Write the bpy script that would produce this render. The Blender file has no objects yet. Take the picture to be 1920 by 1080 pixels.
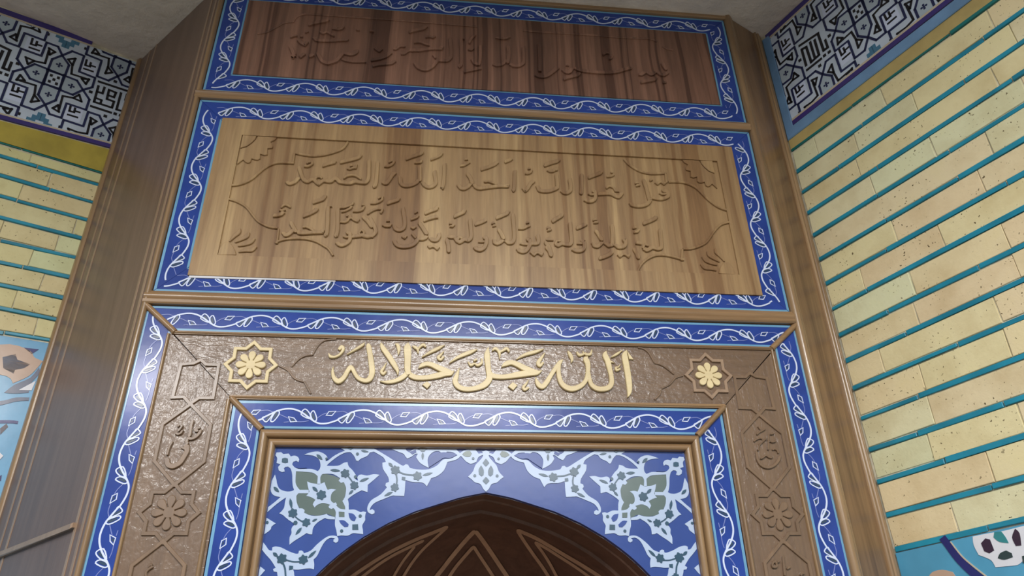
import bpy, math, random
from mathutils import Vector, Matrix
from mathutils.geometry import tessellate_polygon
random.seed(7)
C = bpy.context.scene.collection
EYE = 1.6                                   # eye height of the photographer
CAM = Vector((-0.13, -1.65, EYE))
PITCH, YAW, ROLL, FOC = 0.50448765, 0.11954393, -0.0228718, 1375.03546

# ------------------------------------------------------------------ camera
def cam_axes():
    cp, sp, cy, sy, cr, sr = math.cos(PITCH), math.sin(PITCH), math.cos(YAW), math.sin(YAW), math.cos(ROLL), math.sin(ROLL)
    f = Vector((sy*cp, cy*cp, sp)); r0 = Vector((cy, -sy, 0)); u0 = r0.cross(f)
    return cr*r0 + sr*u0, -sr*r0 + cr*u0, f
AX_R, AX_U, AX_F = cam_axes()
cd = bpy.data.cameras.new('camera'); cam = bpy.data.objects.new('camera', cd); C.objects.link(cam)
cam.matrix_world = Matrix(((AX_R.x, AX_U.x, -AX_F.x, CAM.x), (AX_R.y, AX_U.y, -AX_F.y, CAM.y), (AX_R.z, AX_U.z, -AX_F.z, CAM.z), (0, 0, 0, 1)))
cd.sensor_width = 36; cd.lens = FOC/1920*36; cd.clip_start = 0.05
bpy.context.scene.camera = cam

# ------------------------------------------------------------------ light
def srgb(r, g, b):
    f = lambda c: c/12.92 if c <= .04045 else ((c+.055)/1.055)**2.4
    return (f(r/255), f(g/255), f(b/255), 1)
vs = bpy.context.scene.view_settings
vs.view_transform = 'Standard'; vs.look = 'None'; vs.gamma = 1; vs.use_curve_mapping = False; vs.exposure = 0.0
w = bpy.data.worlds.new('world'); bpy.context.scene.world = w; w.use_nodes = True
bg = w.node_tree.nodes['Background']; bg.inputs[0].default_value = (0.90, 0.95, 1.0, 1); bg.inputs[1].default_value = 0.34
def lamp(name, loc, target, sx, sy, power, col=(1, 1, 1)):
    d = bpy.data.lights.new(name, 'AREA'); d.shape = 'RECTANGLE'; d.size = sx; d.size_y = sy; d.energy = power; d.color = col
    o = bpy.data.objects.new(name, d); C.objects.link(o); o.location = loc
    o.rotation_euler = (Vector(target)-Vector(loc)).to_track_quat('-Z', 'Y').to_euler()
    return o
lamp('ceiling_lamp', (0.08, -3.1, 3.50), (0.08, -3.1001, 1.6), 1.1, 0.32, 150, (1, .98, .95))
lamp('ceiling_lamp', (-1.95, -3.25, 3.50), (-1.95, -3.2501, 1.6), 1.0, 0.32, 120, (1, .98, .96))
lamp('far_fill_light', (0.6, -5.2, 3.45), (0.6, -5.2001, 1.0), 2.4, 0.9, 160, (.97, .98, 1))  # added broad soft fill from far back in the room, no known fixture

# ------------------------------------------------------------------ surfaces that the drawing is laid on
class Surf:
    def __init__(s, O, U, N):
        s.O = Vector(O); s.U = Vector(U).normalized(); s.N = Vector(N).normalized(); s.V = Vector((0, 0, 1))
    def px(s, x, y):                        # point of the plane that the photograph shows at x, y -> u, v in metres
        d = AX_R*((x-960)/FOC) - AX_U*((y-540)/FOC) + AX_F
        t = (s.O-CAM).dot(s.N)/d.dot(s.N); p = CAM + d*t - s.O
        return p.dot(s.U), p.dot(s.V)
    def scale(s, x, y):
        a = s.px(x-2, y); b = s.px(x+2, y); c = s.px(x, y-2); d = s.px(x, y+2)
        return (math.dist(a, b)+math.dist(c, d))/8
    def at(s, u, v, h=0): return s.O + s.U*u + s.V*v + s.N*h
def side_surf(p0, p1):                      # vertical plane through two floor points, normal to the room
    a = Vector((p0[0], p0[1], EYE)); U = Vector((p1[0]-p0[0], p1[1]-p0[1], 0)); N = Vector((U.y, -U.x, 0))
    return Surf(a, U, N)
FRONT = Surf((0, 0, EYE), (1, 0, 0), (0, -1, 0))
CL, CR = (-1.207, 0.378), (0.977, 0.072)    # corners between the niche and the two room walls
WALL_L = side_surf((CL[0]-.866, CL[1]-.5), CL); WALL_R = side_surf(CR, (CR[0]+.438, CR[1]-.899))
SIDE_L = side_surf(CL, (-.828, 0)); SIDE_R = side_surf((.838, 0), CR)
WALL_L.O = Vector((CL[0], CL[1], EYE)); SIDE_L.O = Vector((-.828, 0, EYE))   # u grows to the right, 0 at the inner end
TOP = 2.0                                   # ceiling above eye

class Zm:                                   # a magnified window of the photograph: zoom units -> plane
    def __init__(s, S, ox, oy, k, mirror=False): s.S, s.ox, s.oy, s.k, s.m = S, ox, oy, k, mirror
    def pts(s, txt):
        out = []
        for t in txt.replace(')(', ' ').replace('(', '').replace(')', '').split():
            a = [float(q) for q in t.split(',')]
            X, Y = s.ox + a[0]/s.k, s.oy + a[1]/s.k
            u, v = s.S.px(X, Y)
            if s.m: u = -u
            out.append((u, v) + ((a[2]/s.k*s.S.scale(X, Y),) if len(a) > 2 else ()))
        return out
    def w(s, px, x=0, y=0): return px/s.k*s.S.scale(s.ox+x/s.k, s.oy+y/s.k)

def catmull(P, n, closed=False):
    out = []; m = len(P)
    rng = range(m if closed else m-1)
    for i in rng:
        g = (lambda j: P[j % m]) if closed else (lambda j: P[min(max(j, 0), m-1)])
        p0, p1, p2, p3 = g(i-1), g(i), g(i+1), g(i+2)
        for k in range(n):
            t = k/n
            out.append(tuple(.5*((2*b)+(c-a)*t+(2*a-5*b+4*c-d)*t*t+(-a+3*b-3*c+d)*t**3) for a, b, c, d in zip(p0, p1, p2, p3)))
    if not closed: out.append(tuple(P[-1]))
    return out
def soften(P, n=3, lim=48):                 # closed outline: round where it bends gently, keep the points
    m = len(P); cor = []
    for i in range(m):
        a, b, c = P[i-1], P[i], P[(i+1) % m]
        t = math.degrees(abs((math.atan2(c[1]-b[1], c[0]-b[0]) - math.atan2(b[1]-a[1], b[0]-a[0]) + math.pi) % (2*math.pi) - math.pi))
        if t > lim: cor.append(i)
    if not cor: return catmull(P, n, True)
    out = []
    for k, i in enumerate(cor):
        j = cor[(k+1) % len(cor)]
        if j <= i: j += m
        out += catmull([P[q % m] for q in range(i, j+1)], n)[:-1]
    return out

class MB:
    """collects geometry, builds ONE mesh object"""
    def __init__(s): s.v = []; s.f = []
    def face(s, P):
        i = len(s.v); s.v += [Vector(p) for p in P]; s.f.append(tuple(range(i, i+len(P))))
    def box(s, c, ax, ay, az):               # centre and half axes
        c, ax, ay, az = map(Vector, (c, ax, ay, az)); i = len(s.v)
        for sx in (-1, 1):
            for sy in (-1, 1):
                for sz in (-1, 1): s.v.append(c+sx*ax+sy*ay+sz*az)
        for q in ((0, 1, 3, 2), (4, 6, 7, 5), (0, 4, 5, 1), (2, 3, 7, 6), (0, 2, 6, 4), (1, 5, 7, 3)): s.f.append(tuple(i+k for k in q))
    def slab(s, S, u0, u1, v0, v1, h0, h1, ch=0.0, jit=0.0):      # block on a surface with chamfered face
        r = lambda: random.uniform(-jit, jit)
        q = [(u0+r(), v0+r()), (u1+r(), v0+r()), (u1+r(), v1+r()), (u0+r(), v1+r())]
        s.quad(S, q, h0, h1, ch)
    def quad(s, S, q, h0, h1, ch=0.0, tilt=(0, 0, 0, 0)):
        i = len(s.v); cu = sum(p[0] for p in q)/4; cv = sum(p[1] for p in q)/4
        sg = lambda a: (a > 0)-(a < 0)
        for p in q: s.v.append(S.at(p[0], p[1], h0))
        for p, t in zip(q, tilt): s.v.append(S.at(p[0], p[1], h1-ch+t))
        for p, t in zip(q, tilt): s.v.append(S.at(p[0]-ch*sg(p[0]-cu), p[1]-ch*sg(p[1]-cv), h1+t))
        for k in range(4):
            a, b = k, (k+1) % 4
            s.f.append((i+a, i+b, i+4+b, i+4+a)); s.f.append((i+4+a, i+4+b, i+8+b, i+8+a))
        s.f.append((i+8, i+9, i+10, i+11)); s.f.append((i+3, i+2, i+1, i))
    def poly(s, S, P, h0, h1, bev=0.0):
        area = sum(P[k-1][0]*P[k][1]-P[k][0]*P[k-1][1] for k in range(len(P)))
        if area < 0: P = P[::-1]
        n = len(P); i = len(s.v)
        for p in P: s.v.append(S.at(p[0], p[1], h0))
        for p in P: s.v.append(S.at(p[0], p[1], h1-bev))
        for k in range(n): s.f.append((i+k, i+(k+1) % n, i+n+(k+1) % n, i+n+k))
        Q = P; top = n
        if bev:
            Q = []
            for k in range(n):
                a, b, c = Vector(P[k-1]), Vector(P[k]), Vector(P[(k+1) % n])
                e = ((b-a).normalized() if (b-a).length > 1e-9 else Vector((1, 0))) + ((c-b).normalized() if (c-b).length > 1e-9 else Vector((1, 0)))
                if e.length < 1e-6: e = Vector((1, 0))
                e.normalize(); Q.append((b.x-e.y*bev, b.y+e.x*bev))
            for p in Q: s.v.append(S.at(p[0], p[1], h1))
            for k in range(n): s.f.append((i+n+k, i+n+(k+1) % n, i+2*n+(k+1) % n, i+2*n+k))
            top = 2*n
        for t in tessellate_polygon([[Vector((p[0], p[1], 0)) for p in Q]]):
            a, b, c = t; A, B, D = Q[a], Q[b], Q[c]
            if (B[0]-A[0])*(D[1]-A[1])-(B[1]-A[1])*(D[0]-A[0]) < 0: a, c = c, a
            s.f.append((i+top+a, i+top+b, i+top+c))
    def stroke(s, S, P, w, h0, h1, off=0, n=4, bev=0.0, draft=0.0, closed=False, taper=0):
        """ribbon along P (u, v[, width]); off=1: P is its right-hand edge"""
        P = [tuple(p) if len(p) > 2 else (p[0], p[1], w) for p in P]
        if taper:
            f = lambda p, q: (p[0]+(q[0]-p[0])*min(.3, p[2]*.5/max(1e-6, math.dist(p[:2], q[:2]))), p[1]+(q[1]-p[1])*min(.3, p[2]*.5/max(1e-6, math.dist(p[:2], q[:2]))), p[2])
            P = [(*P[0][:2], P[0][2]*.45), f(P[0], P[1])]+P[1:-1]+[f(P[-1], P[-2]), (*P[-1][:2], P[-1][2]*.45)]
        if n > 1: P = catmull(P, n, closed)
        m = len(P); i = len(s.v); R = 4 if bev else 2
        for k in range(m):
            a = P[k-1] if (k or closed) else P[k]; c = P[(k+1) % m] if (k < m-1 or closed) else P[k]
            b = P[k]; d1 = Vector((b[0]-a[0], b[1]-a[1])); d2 = Vector((c[0]-b[0], c[1]-b[1]))
            if d1.length < 1e-9: d1 = d2
            if d2.length < 1e-9: d2 = d1
            d1 = d1.normalized() if d1.length > 1e-9 else Vector((1, 0)); d2 = d2.normalized() if d2.length > 1e-9 else Vector((1, 0))
            e = d1+d2; e = e.normalized() if e.length > 1e-3 else d1
            nn = Vector((-e.y, e.x)); mi = min(1.6, 1/max(.3, abs(nn.dot(Vector((-d1.y, d1.x))))))
            hw = max(b[2], 1e-5)/2; cu, cv = b[0]+nn.x*hw*off, b[1]+nn.y*hw*off; hw *= mi
            bb = min(bev, hw*.7)
            row = [(hw+draft, h0), (hw, h1-bb), (hw-bb, h1), (-(hw-bb), h1), (-hw, h1-bb), (-(hw+draft), h0)] if bev else [(hw+draft, h0), (hw, h1), (-hw, h1), (-(hw+draft), h0)]
            for o, h in row: s.v.append(S.at(cu+nn.x*o, cv+nn.y*o, h+(k*1.2e-5 if h > h0 else 0)))
        R = 6 if bev else 4
        for k in range(m if closed else m-1):
            a = i+k*R; b = i+((k+1) % m)*R
            for j in range(R-1): s.f.append((a+j, a+j+1, b+j+1, b+j))
        if not closed:
            s.f.append(tuple(i+j for j in range(R))[::-1]); s.f.append(tuple(i+(m-1)*R+j for j in range(R)))
    def disc(s, S, u, v, r, h0, h1, n=12, lobes=0, amp=.18, rot=0):
        s.poly(S, [(u+r*(1+amp*math.cos(lobes*(t+rot)))*math.cos(t), v+r*(1+amp*math.cos(lobes*(t+rot)))*math.sin(t)) for t in [2*math.pi*k/n for k in range(n)]], h0, h1)
    def leaf(s, S, a, b, w, h0, h1):
        a, b = Vector(a[:2]), Vector(b[:2]); d = b-a; nn = Vector((-d.y, d.x)).normalized()*w/2
        s.poly(S, [tuple(p) for p in (a, a+d*.25-nn*.8, a+d*.5-nn, a+d*.8-nn*.6, b, a+d*.8+nn*.6, a+d*.5+nn, a+d*.25+nn*.8)], h0, h1)
    def mould(s, S, p0, p1, prof, m0=0.0, m1=0.0):
        """profile (across, height) swept from p0 to p1; across points to the left of travel; m = mitre slopes"""
        a, b = Vector(p0), Vector(p1); d = (b-a).normalized(); nn = Vector((-d.y, d.x)); i = len(s.v); n = len(prof)
        for q, mm, sg in ((a, m0, 1), (b, m1, -1)):
            for c, h in prof:
                r = q+nn*c+d*(c*mm*sg); s.v.append(S.at(r.x, r.y, h))
        for k in range(n-1): s.f.append((i+k, i+k+1, i+n+k+1, i+n+k))
        s.f.append(tuple(i+k for k in range(n))); s.f.append(tuple(i+n+k for k in range(n))[::-1])
    def build(s, name, mat, parent=None, smooth=0, base=None, loc=None):
        org = Vector(parent['org']) if parent is not None and 'org' in parent else Vector(loc if loc is not None else (0, 0, 0))
        me = bpy.data.meshes.new(name); me.from_pydata([tuple(v-org) for v in s.v], [], s.f); me.update()
        if mat: me.materials.append(mat)
        if smooth:
            for p in me.polygons: p.use_smooth = True
            try: me.set_sharp_from_angle(angle=math.radians(smooth))
            except Exception: pass
        o = bpy.data.objects.new(name, me); C.objects.link(o)
        o['org'] = list(org)
        if parent is not None: o.parent = parent
        else: o.location = org
        return o
def thing(name, label, cat, loc, group=None):
    o = bpy.data.objects.new(name, None); C.objects.link(o); o.location = loc; o['org'] = list(loc)
    o.empty_display_size = .05; o['label'] = label; o['category'] = cat
    if group: o['group'] = group
    return o
def tag(o, label=None, cat=None, group=None, kind=None):
    for k, x in (('label', label), ('category', cat), ('group', group), ('kind', kind)):
        if x: o[k] = x
    return o

# ------------------------------------------------------------------ materials
def mat(name):
    m = bpy.data.materials.new(name); m.use_nodes = True; nt = m.node_tree
    return m, nt, nt.nodes['Principled BSDF']
def nd(nt, t, **kw):
    n = nt.nodes.new(t)
    for k, v in kw.items(): setattr(n, k, v)
    return n
def ramp(nt, stops):
    r = nd(nt, 'ShaderNodeValToRGB'); e = r.color_ramp.elements
    while len(e) < len(stops): e.new(.5)
    for q, (p, c) in zip(e, stops): q.position = p; q.color = c
    return r
def coords(nt, scale, rnd=True, rot=(0, 0, 0)):
    tc = nd(nt, 'ShaderNodeTexCoord'); mp = nd(nt, 'ShaderNodeMapping'); mp.inputs['Scale'].default_value = scale; mp.inputs['Rotation'].default_value = rot
    nt.links.new(tc.outputs['Object'], mp.inputs['Vector'])
    if rnd:
        oi = nd(nt, 'ShaderNodeObjectInfo'); mu = nd(nt, 'ShaderNodeMath', operation='MULTIPLY'); mu.inputs[1].default_value = 37
        nt.links.new(oi.outputs['Random'], mu.inputs[0]); nt.links.new(mu.outputs[0], mp.inputs['Location'])
    return mp.outputs['Vector']
def noise(nt, vec, scale, detail=4, rough=.55, dist=0):
    n = nd(nt, 'ShaderNodeTexNoise'); n.inputs['Scale'].default_value = scale; n.inputs['Detail'].default_value = detail
    n.inputs['Roughness'].default_value = rough; n.inputs['Distortion'].default_value = dist
    if vec: nt.links.new(vec, n.inputs['Vector'])
    return n.outputs['Fac']
def mix(nt, a, b, fac, mode='MIX'):
    m = nd(nt, 'ShaderNodeMix', data_type='RGBA', blend_type=mode)
    for s_, x in ((m.inputs[6], a), (m.inputs[7], b), (m.inputs[0], fac)):
        if isinstance(x, bpy.types.NodeSocket): nt.links.new(x, s_)
        else: s_.default_value = x
    return m.outputs[2]
def bump(nt, bs, h, strength, dist=.002, coat_only=False):
    b = nd(nt, 'ShaderNodeBump'); b.inputs['Strength'].default_value = strength; b.inputs['Distance'].default_value = dist
    nt.links.new(h, b.inputs['Height'])
    if not coat_only: nt.links.new(b.outputs[0], bs.inputs['Normal'])
    nt.links.new(b.outputs[0], bs.inputs['Coat Normal'])
def wood(name, light, dark, along='z', rough=.38, fig=.5, staves=0, stave_dark=None, bumpy=0.0, spec=.5, coat=0.0, seed=0):
    """varnished timber: fine pores along the grain, broader figure, optional glued staves of different tone"""
    m, nt, bs = mat(name); L = nt.links
    st = {'z': (1, 1, .06), 'x': (.06, 1, 1), 'y': (1, .06, 1)}[along]
    v = coords(nt, st)
    fine = noise(nt, v, 160, 3, .6); broad = noise(nt, v, 16, 4, .6, 1.2)
    r1 = ramp(nt, [(.30, srgb(*dark)), (.68, srgb(*light))]); L.new(broad, r1.inputs[0])
    r2 = ramp(nt, [(.30, (.62, .60, .58, 1)), (.62, (1, 1, 1, 1))]); L.new(fine, r2.inputs[0])
    col = mix(nt, r1.outputs[0], r2.outputs[0], fig, 'MULTIPLY')
    if staves:
        tc = nd(nt, 'ShaderNodeTexCoord'); sp = nd(nt, 'ShaderNodeSeparateXYZ'); L.new(tc.outputs['Object'], sp.inputs[0])
        wob = noise(nt, coords(nt, (1, 1, .5), False), 3.0, 2)
        ad = nd(nt, 'ShaderNodeMath', operation='MULTIPLY_ADD'); L.new(wob, ad.inputs[0]); ad.inputs[1].default_value = .05; L.new(sp.outputs[0], ad.inputs[2])
        mu = nd(nt, 'ShaderNodeMath', operation='MULTIPLY_ADD'); L.new(ad.outputs[0], mu.inputs[0]); mu.inputs[1].default_value = staves; mu.inputs[2].default_value = seed
        n1 = nd(nt, 'ShaderNodeTexNoise', noise_dimensions='1D'); n1.inputs['Scale'].default_value = 1.0; n1.inputs['Detail'].default_value = 3; n1.inputs['Roughness'].default_value = .7
        L.new(mu.outputs[0], n1.inputs['W'])
        r3 = ramp(nt, [(.43, (0, 0, 0, 1)), (.46, (.55, .55, .55, 1)), (.56, (.62, .62, .62, 1)), (.60, (1, 1, 1, 1))]); L.new(n1.outputs['Fac'], r3.inputs[0])
        col = mix(nt, mix(nt, col, srgb(*stave_dark), 1.0, 'MULTIPLY'), col, r3.outputs[0])
    L.new(col, bs.inputs['Base Color'])
    bs.inputs['Roughness'].default_value = rough; bs.inputs['Specular IOR Level'].default_value = spec
    if coat: bs.inputs['Coat Weight'].default_value = coat; bs.inputs['Coat Roughness'].default_value = .20
    if bumpy:
        a = noise(nt, coords(nt, (1, 1, 1)), 42, 3, .55, 1.0); b2 = noise(nt, coords(nt, {'z': (1, 1, .35), 'x': (.35, 1, 1)}[along]), 120, 2, .5)
        ma = nd(nt, 'ShaderNodeMath', operation='ADD'); L.new(a, ma.inputs[0]); L.new(b2, ma.inputs[1]); bump(nt, bs, ma.outputs[0], bumpy*.3, .0020); cb = bump(nt, bs, ma.outputs[0], bumpy*.75, .0026, coat_only=True)
    else: bump(nt, bs, fine, .12, .001)
    return m
def glaze(name, col, var=.12, rough=.22, vs_=9, spec=.5, bmp=.05):
    m, nt, bs = mat(name); L = nt.links
    n = noise(nt, coords(nt, (1, 1, 1)), vs_, 4)
    a = [c*(1-var) for c in srgb(*col)[:3]]+[1]; b = [min(1, c*(1+var)) for c in srgb(*col)[:3]]+[1]
    r = ramp(nt, [(.35, a), (.65, b)]); L.new(n, r.inputs[0]); L.new(r.outputs[0], bs.inputs['Base Color'])
    bs.inputs['Roughness'].default_value = rough; bs.inputs['Specular IOR Level'].default_value = spec
    bump(nt, bs, noise(nt, coords(nt, (1, 1, 1)), 40, 2), bmp, .002)
    return m
def brick_mat(name, base, alt, gray):
    m, nt, bs = mat(name); L = nt.links
    oi = nd(nt, 'ShaderNodeObjectInfo')
    r = ramp(nt, [(0, srgb(*base)), (.5, srgb(*alt)), (1, srgb(*gray))]); L.new(oi.outputs['Random'], r.inputs[0])
    v = coords(nt, (1, 1, 1))
    r2 = ramp(nt, [(.3, (.84, .80, .74, 1)), (.55, (1, 1, 1, 1)), (.75, (1.0, 1.0, .93, 1))]); L.new(noise(nt, v, 7, 5, .62), r2.inputs[0])
    col = mix(nt, r.outputs[0], r2.outputs[0], 1.0, 'MULTIPLY')
    r3 = ramp(nt, [(.675, (0, 0, 0, 1)), (.705, (1, 1, 1, 1))]); L.new(noise(nt, v, 150, 2, .5), r3.inputs[0])
    r4 = ramp(nt, [(.42, (0, 0, 0, 1)), (.55, (1, 1, 1, 1))]); L.new(noise(nt, v, 9, 2, .5), r4.inputs[0])
    pit = mix(nt, (0, 0, 0, 1), r3.outputs[0], r4.outputs[0])
    col = mix(nt, col, srgb(92, 78, 52), pit); L.new(col, bs.inputs['Base Color'])
    bs.inputs['Roughness'].default_value = .62; bs.inputs['Specular IOR Level'].default_value = .3
    bump(nt, bs, noise(nt, v, 120, 4, .6), .35, .002)
    return m
M = {}
M['panel_dark'] = wood('walnut_staves', (160, 118, 98), (128, 94, 78), 'z', .42, .45, 12, (168, 158, 156), seed=3.3)
M['panel'] = wood('honey_staves', (188, 158, 114), (158, 128, 92), 'z', .40, .45, 7, (205, 190, 180), seed=1.1)
M['frame'] = wood('varnished_frame', (164, 132, 96), (130, 102, 72), 'x', .28, .4, coat=.25)
M['frame_v'] = wood('varnished_upright', (164, 134, 98), (130, 104, 76), 'z', .28, .4, coat=.25)
M['carved'] = wood('carved_walnut', (124, 98, 74), (98, 76, 58), 'x', .40, .4, bumpy=.8, coat=.75)
M['carved_v'] = wood('carved_walnut_upright', (128, 102, 78), (102, 80, 62), 'z', .40, .4, bumpy=.7, coat=.6)
M['relief'] = wood('carved_relief', (134, 108, 84), (110, 88, 68), 'z', .36, .3, coat=.4)
M['side'] = wood('side_board', (126, 102, 88), (108, 86, 74), 'z', .36, .25)
M['side_r'] = wood('side_board_olive', (152, 120, 86), (108, 82, 58), 'z', .30, .4)
M['inlay'] = wood('pale_inlay', (168, 142, 118), (146, 120, 98), 'z', .35, .2)
M['gold'] = wood('pale_gilt_wood', (232, 214, 168), (214, 194, 150), 'x', .42, .15)
M['niche'] = wood('dark_niche_wood', (124, 90, 74), (98, 70, 58), 'z', .45, .35)
M['niche_inlay'] = wood('niche_inlay', (222, 182, 150), (202, 162, 134), 'z', .45, .2)
M['blue'] = glaze('cobalt_glaze', (44, 70, 150), .14, .2, spec=.3)
M['blue2'] = glaze('cobalt_glaze_spandrel', (58, 82, 150), .08, .2, spec=.35)
M['edge'] = glaze('pale_blue_glaze', (112, 164, 200), .10)
M['white'] = glaze('white_glaze', (212, 224, 250), .03)
M['white2'] = glaze('white_glaze_spandrel', (182, 200, 228), .04, .2, spec=.35)
M['tendril'] = glaze('lavender_glaze', (120, 134, 196), .06)
M['leafdark'] = glaze('grey_teal_glaze', (50, 72, 98), .1)
M['greyleaf'] = glaze('grey_green_glaze', (92, 110, 108), .06)
M['ttile'] = glaze('slate_teal_glaze', (54, 86, 108), .1)
M['kufi_bg'] = glaze('pale_grey_tile', (198, 212, 230), .08, .3)
M['navy'] = glaze('navy_glaze', (34, 42, 84), .12)
M['black'] = glaze('black_glaze', (26, 26, 34), .1)
M['violet'] = glaze('violet_glaze', (64, 54, 124), .1)
M['cream'] = glaze('cream_strip', (196, 184, 164), .1, .5)
M['petal_bg'] = glaze('silver_grey_tile', (174, 190, 204), .06)
M['kufi_teal'] = glaze('kufi_teal', (74, 124, 156), .1)
M['maroon'] = glaze('maroon_dark_glaze', (58, 36, 56), .1)
M['skyband'] = glaze('sky_blue_band', (112, 150, 190), .14, .3)
M['turq'] = glaze('turquoise_strip', (34, 136, 164), .2, .3)
M['turq_g'] = glaze('green_turquoise_strip', (26, 116, 116), .14, .3)
M['yellow'] = glaze('ochre_band', (178, 160, 62), .18, .55)
M['ochre'] = glaze('ochre_line', (186, 166, 108), .14, .5)
M['mortar'] = glaze('mortar', (206, 200, 178), .2, .85, 30, .2, .4)
M['brick_r'] = brick_mat('yellow_brick', (228, 218, 172), (228, 208, 170), (222, 224, 186))
M['brick_l'] = brick_mat('pale_yellow_brick', (216, 214, 160), (218, 204, 158), (214, 220, 174))
M['sky'] = glaze('sky_tile', (84, 156, 192), .08)
M['skyl'] = glaze('sky_tile_left', (108, 168, 208), .1)
M['beige'] = glaze('beige_tile', (188, 160, 140), .08)
M['slate'] = glaze('slate_tile', (92, 100, 124), .1)
M['indigo'] = glaze('indigo_tile', (44, 44, 110), .1)
M['wtile'] = glaze('white_tile', (222, 224, 232), .04)
M['dkgreen'] = glaze('dark_green_tile', (52, 66, 66), .1)
M['teal'] = glaze('teal_tile', (56, 136, 142), .1)
M['plaster'] = glaze('rough_plaster', (222, 214, 208), .10, .9, 5, .2, .0)
_nt = M['plaster'].node_tree; bump(_nt, _nt.nodes['Principled BSDF'], noise(_nt, coords(_nt, (1, 1, 1), False), 22, 6, .62), .7, .012)
M['carpet'] = glaze('carpet', (104, 98, 88), .2, .95)

# ------------------------------------------------------------------ room shell
def quad_obj(name, P, m, kind='structure', parent=None):
    b = MB(); b.face(P); o = b.build(name, M[m], parent); o['kind'] = kind; return o
ZC = EYE+TOP
cl = MB(); cl.box((0, -2.6, ZC+.06), (4.4, 0, 0), (0, 4.2, 0), (0, 0, .06)); cl = cl.build('ceiling', M['plaster']); cl['kind'] = 'structure'
flr = MB(); flr.box((0, -2.6, -.03), (4.4, 0, 0), (0, 4.2, 0), (0, 0, .03)); flr = flr.build('floor', M['carpet']); flr['kind'] = 'structure'
def wall(name, S, u0, u1):
    b = MB(); b.quad(S, [(u0, -EYE), (u1, -EYE), (u1, TOP), (u0, TOP)], -.16, -.0028); o = b.build(name, M['mortar']); o['kind'] = 'structure'; return o
wall_left = wall('wall_left', WALL_L, -3.6, .03); wall_right = wall('wall_right', WALL_R, -.03, 3.6)

# ------------------------------------------------------------------ brickwork: courses between traced turquoise strips
def line_uv(S, a, b):
    p, q = S.px(*a), S.px(*b); k = (q[1]-p[1])/(q[0]-p[0]); return p[1]-k*p[0], k     # v = c + k u
def brickwork(W, S, strips, joints, uin, uout, mat_b, mat_s, thick):
    rnd = random.Random(5)
    for i, (a, b) in enumerate(strips):
        c, k = line_uv(S, a, b); k = max(-.05, min(.05, k)); mid = S.px((a[0]+b[0])/2, (a[1]+b[1])/2); c = mid[1]-k*mid[0]
        strips[i] = (c, k)
    far = uout > uin
    for i, (c, k) in enumerate(strips):
        th = thick*(.6 if i == 0 else 1)
        u = uin; n = 0
        while (u < uout) if far else (u > uout):           # a course of glazed strips, each piece on its own
            ln = rnd.uniform(.20, .42) if n else rnd.uniform(.1, .3); e = u+ln if far else u-ln
            e = min(e, uout) if far else max(e, uout); lo, hi = min(u, e)+.0016, max(u, e)-.0016
            if hi-lo > .01:
                b = MB(); j = lambda: rnd.uniform(-.0016, .0016); t2 = th/2
                dn = rnd.uniform(-.0012, .0012)
                b.quad(S, [(lo, c+k*lo-t2+j()+dn), (hi, c+k*hi-t2+j()+dn), (hi, c+k*hi+t2+j()+dn), (lo, c+k*lo+t2+j()+dn)], -.004, .0035+j(), .0012)
                b.build('glazed_strip', M[mat_s if i else 'turq_g'], W)
            u = e; n += 1
    for i in range(len(strips)-1):
        (c0, k0), (c1, k1) = strips[i], strips[i+1]; th = thick/2+.0022
        js = sorted(joints[i] if i < len(joints) else [])
        if far:
            js = list(js); u = (js[-1] if js else uin+rnd.uniform(.15, .3))
            if not js: js = [u]
            while u < uout-.05: u += rnd.uniform(.20, .27); js.append(min(u, uout))
            edges = [uin]+[x for x in js if uin+.02 < x < uout]+[uout]
        else:
            js = sorted(js, reverse=True); u = (js[-1] if js else uin-rnd.uniform(.1, .3))
            if not js: js = [u]
            while u > uout+.05: u -= rnd.uniform(.20, .27); js.append(max(u, uout))
            edges = sorted(set([uin]+[x for x in js if uout < x < uin-.02]+[uout]))
        for a, b_ in zip(edges, edges[1:]):
            lo, hi = a+.0014, b_-.0014
            if hi-lo < .01: continue
            b = MB(); j = lambda s=.0014: rnd.uniform(-s, s); dz = rnd.uniform(-.0012, .0012)
            b.quad(S, [(lo+j(), c1+k1*lo+th+j()), (hi+j(), c1+k1*hi+th+j()), (hi+j(), c0+k0*hi-th+j()), (lo+j(), c0+k0*lo-th+j())], -.006, dz+.0008, .0012, (j(.0008), j(.0008), j(.0008), j(.0008)))
            b.build('brick', M[mat_b], W)
    return strips
SR = [((1482, 285.5), (1868.7, 0)), ((1495.6, 323), (1920, 18)), ((1505, 362), (1920, 75.5)), ((1515, 402), (1920, 134)), ((1526, 444), (1920, 194)),
      ((1537.5, 489), (1920, 260.5)), ((1550, 533.6), (1920, 324.4)), ((1561, 580.8), (1920, 389.7)), ((1575, 629.4), (1920, 459.5)), ((1586, 680.8), (1920, 519.7)),
      ((1600, 732), (1920, 590.6)), ((1616.6, 785.6), (1920, 665.6)), ((1630.8, 843.8), (1920, 744.7)), ((1648, 903.6), (1920, 817)), ((1665.4, 966.5), (1920, 895.8)), ((1684, 1031), (1920, 974.4))]
JR = [[(1650, 165), (1854, 30), (1533, 285)], [(1715, 190), (1604, 262)], [(1863, 140), (1606, 305)], [(1748, 272), (1640, 360)], [(1840, 235)], [(1676, 430), (1840, 338)], [(1766, 444), (1619, 532)],
      [(1711, 532), (1884, 438)], [(1714, 577)], [(1869, 577), (1653, 674)], [(1730, 710), (1889, 640)], [(1742, 759)], [(1745.6, 840.7)], [(1859, 878)], [(1789.7, 972.8)]]
brick_u = lambda S, J: [[S.px(*p)[0] for p in r] for r in J]
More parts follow.
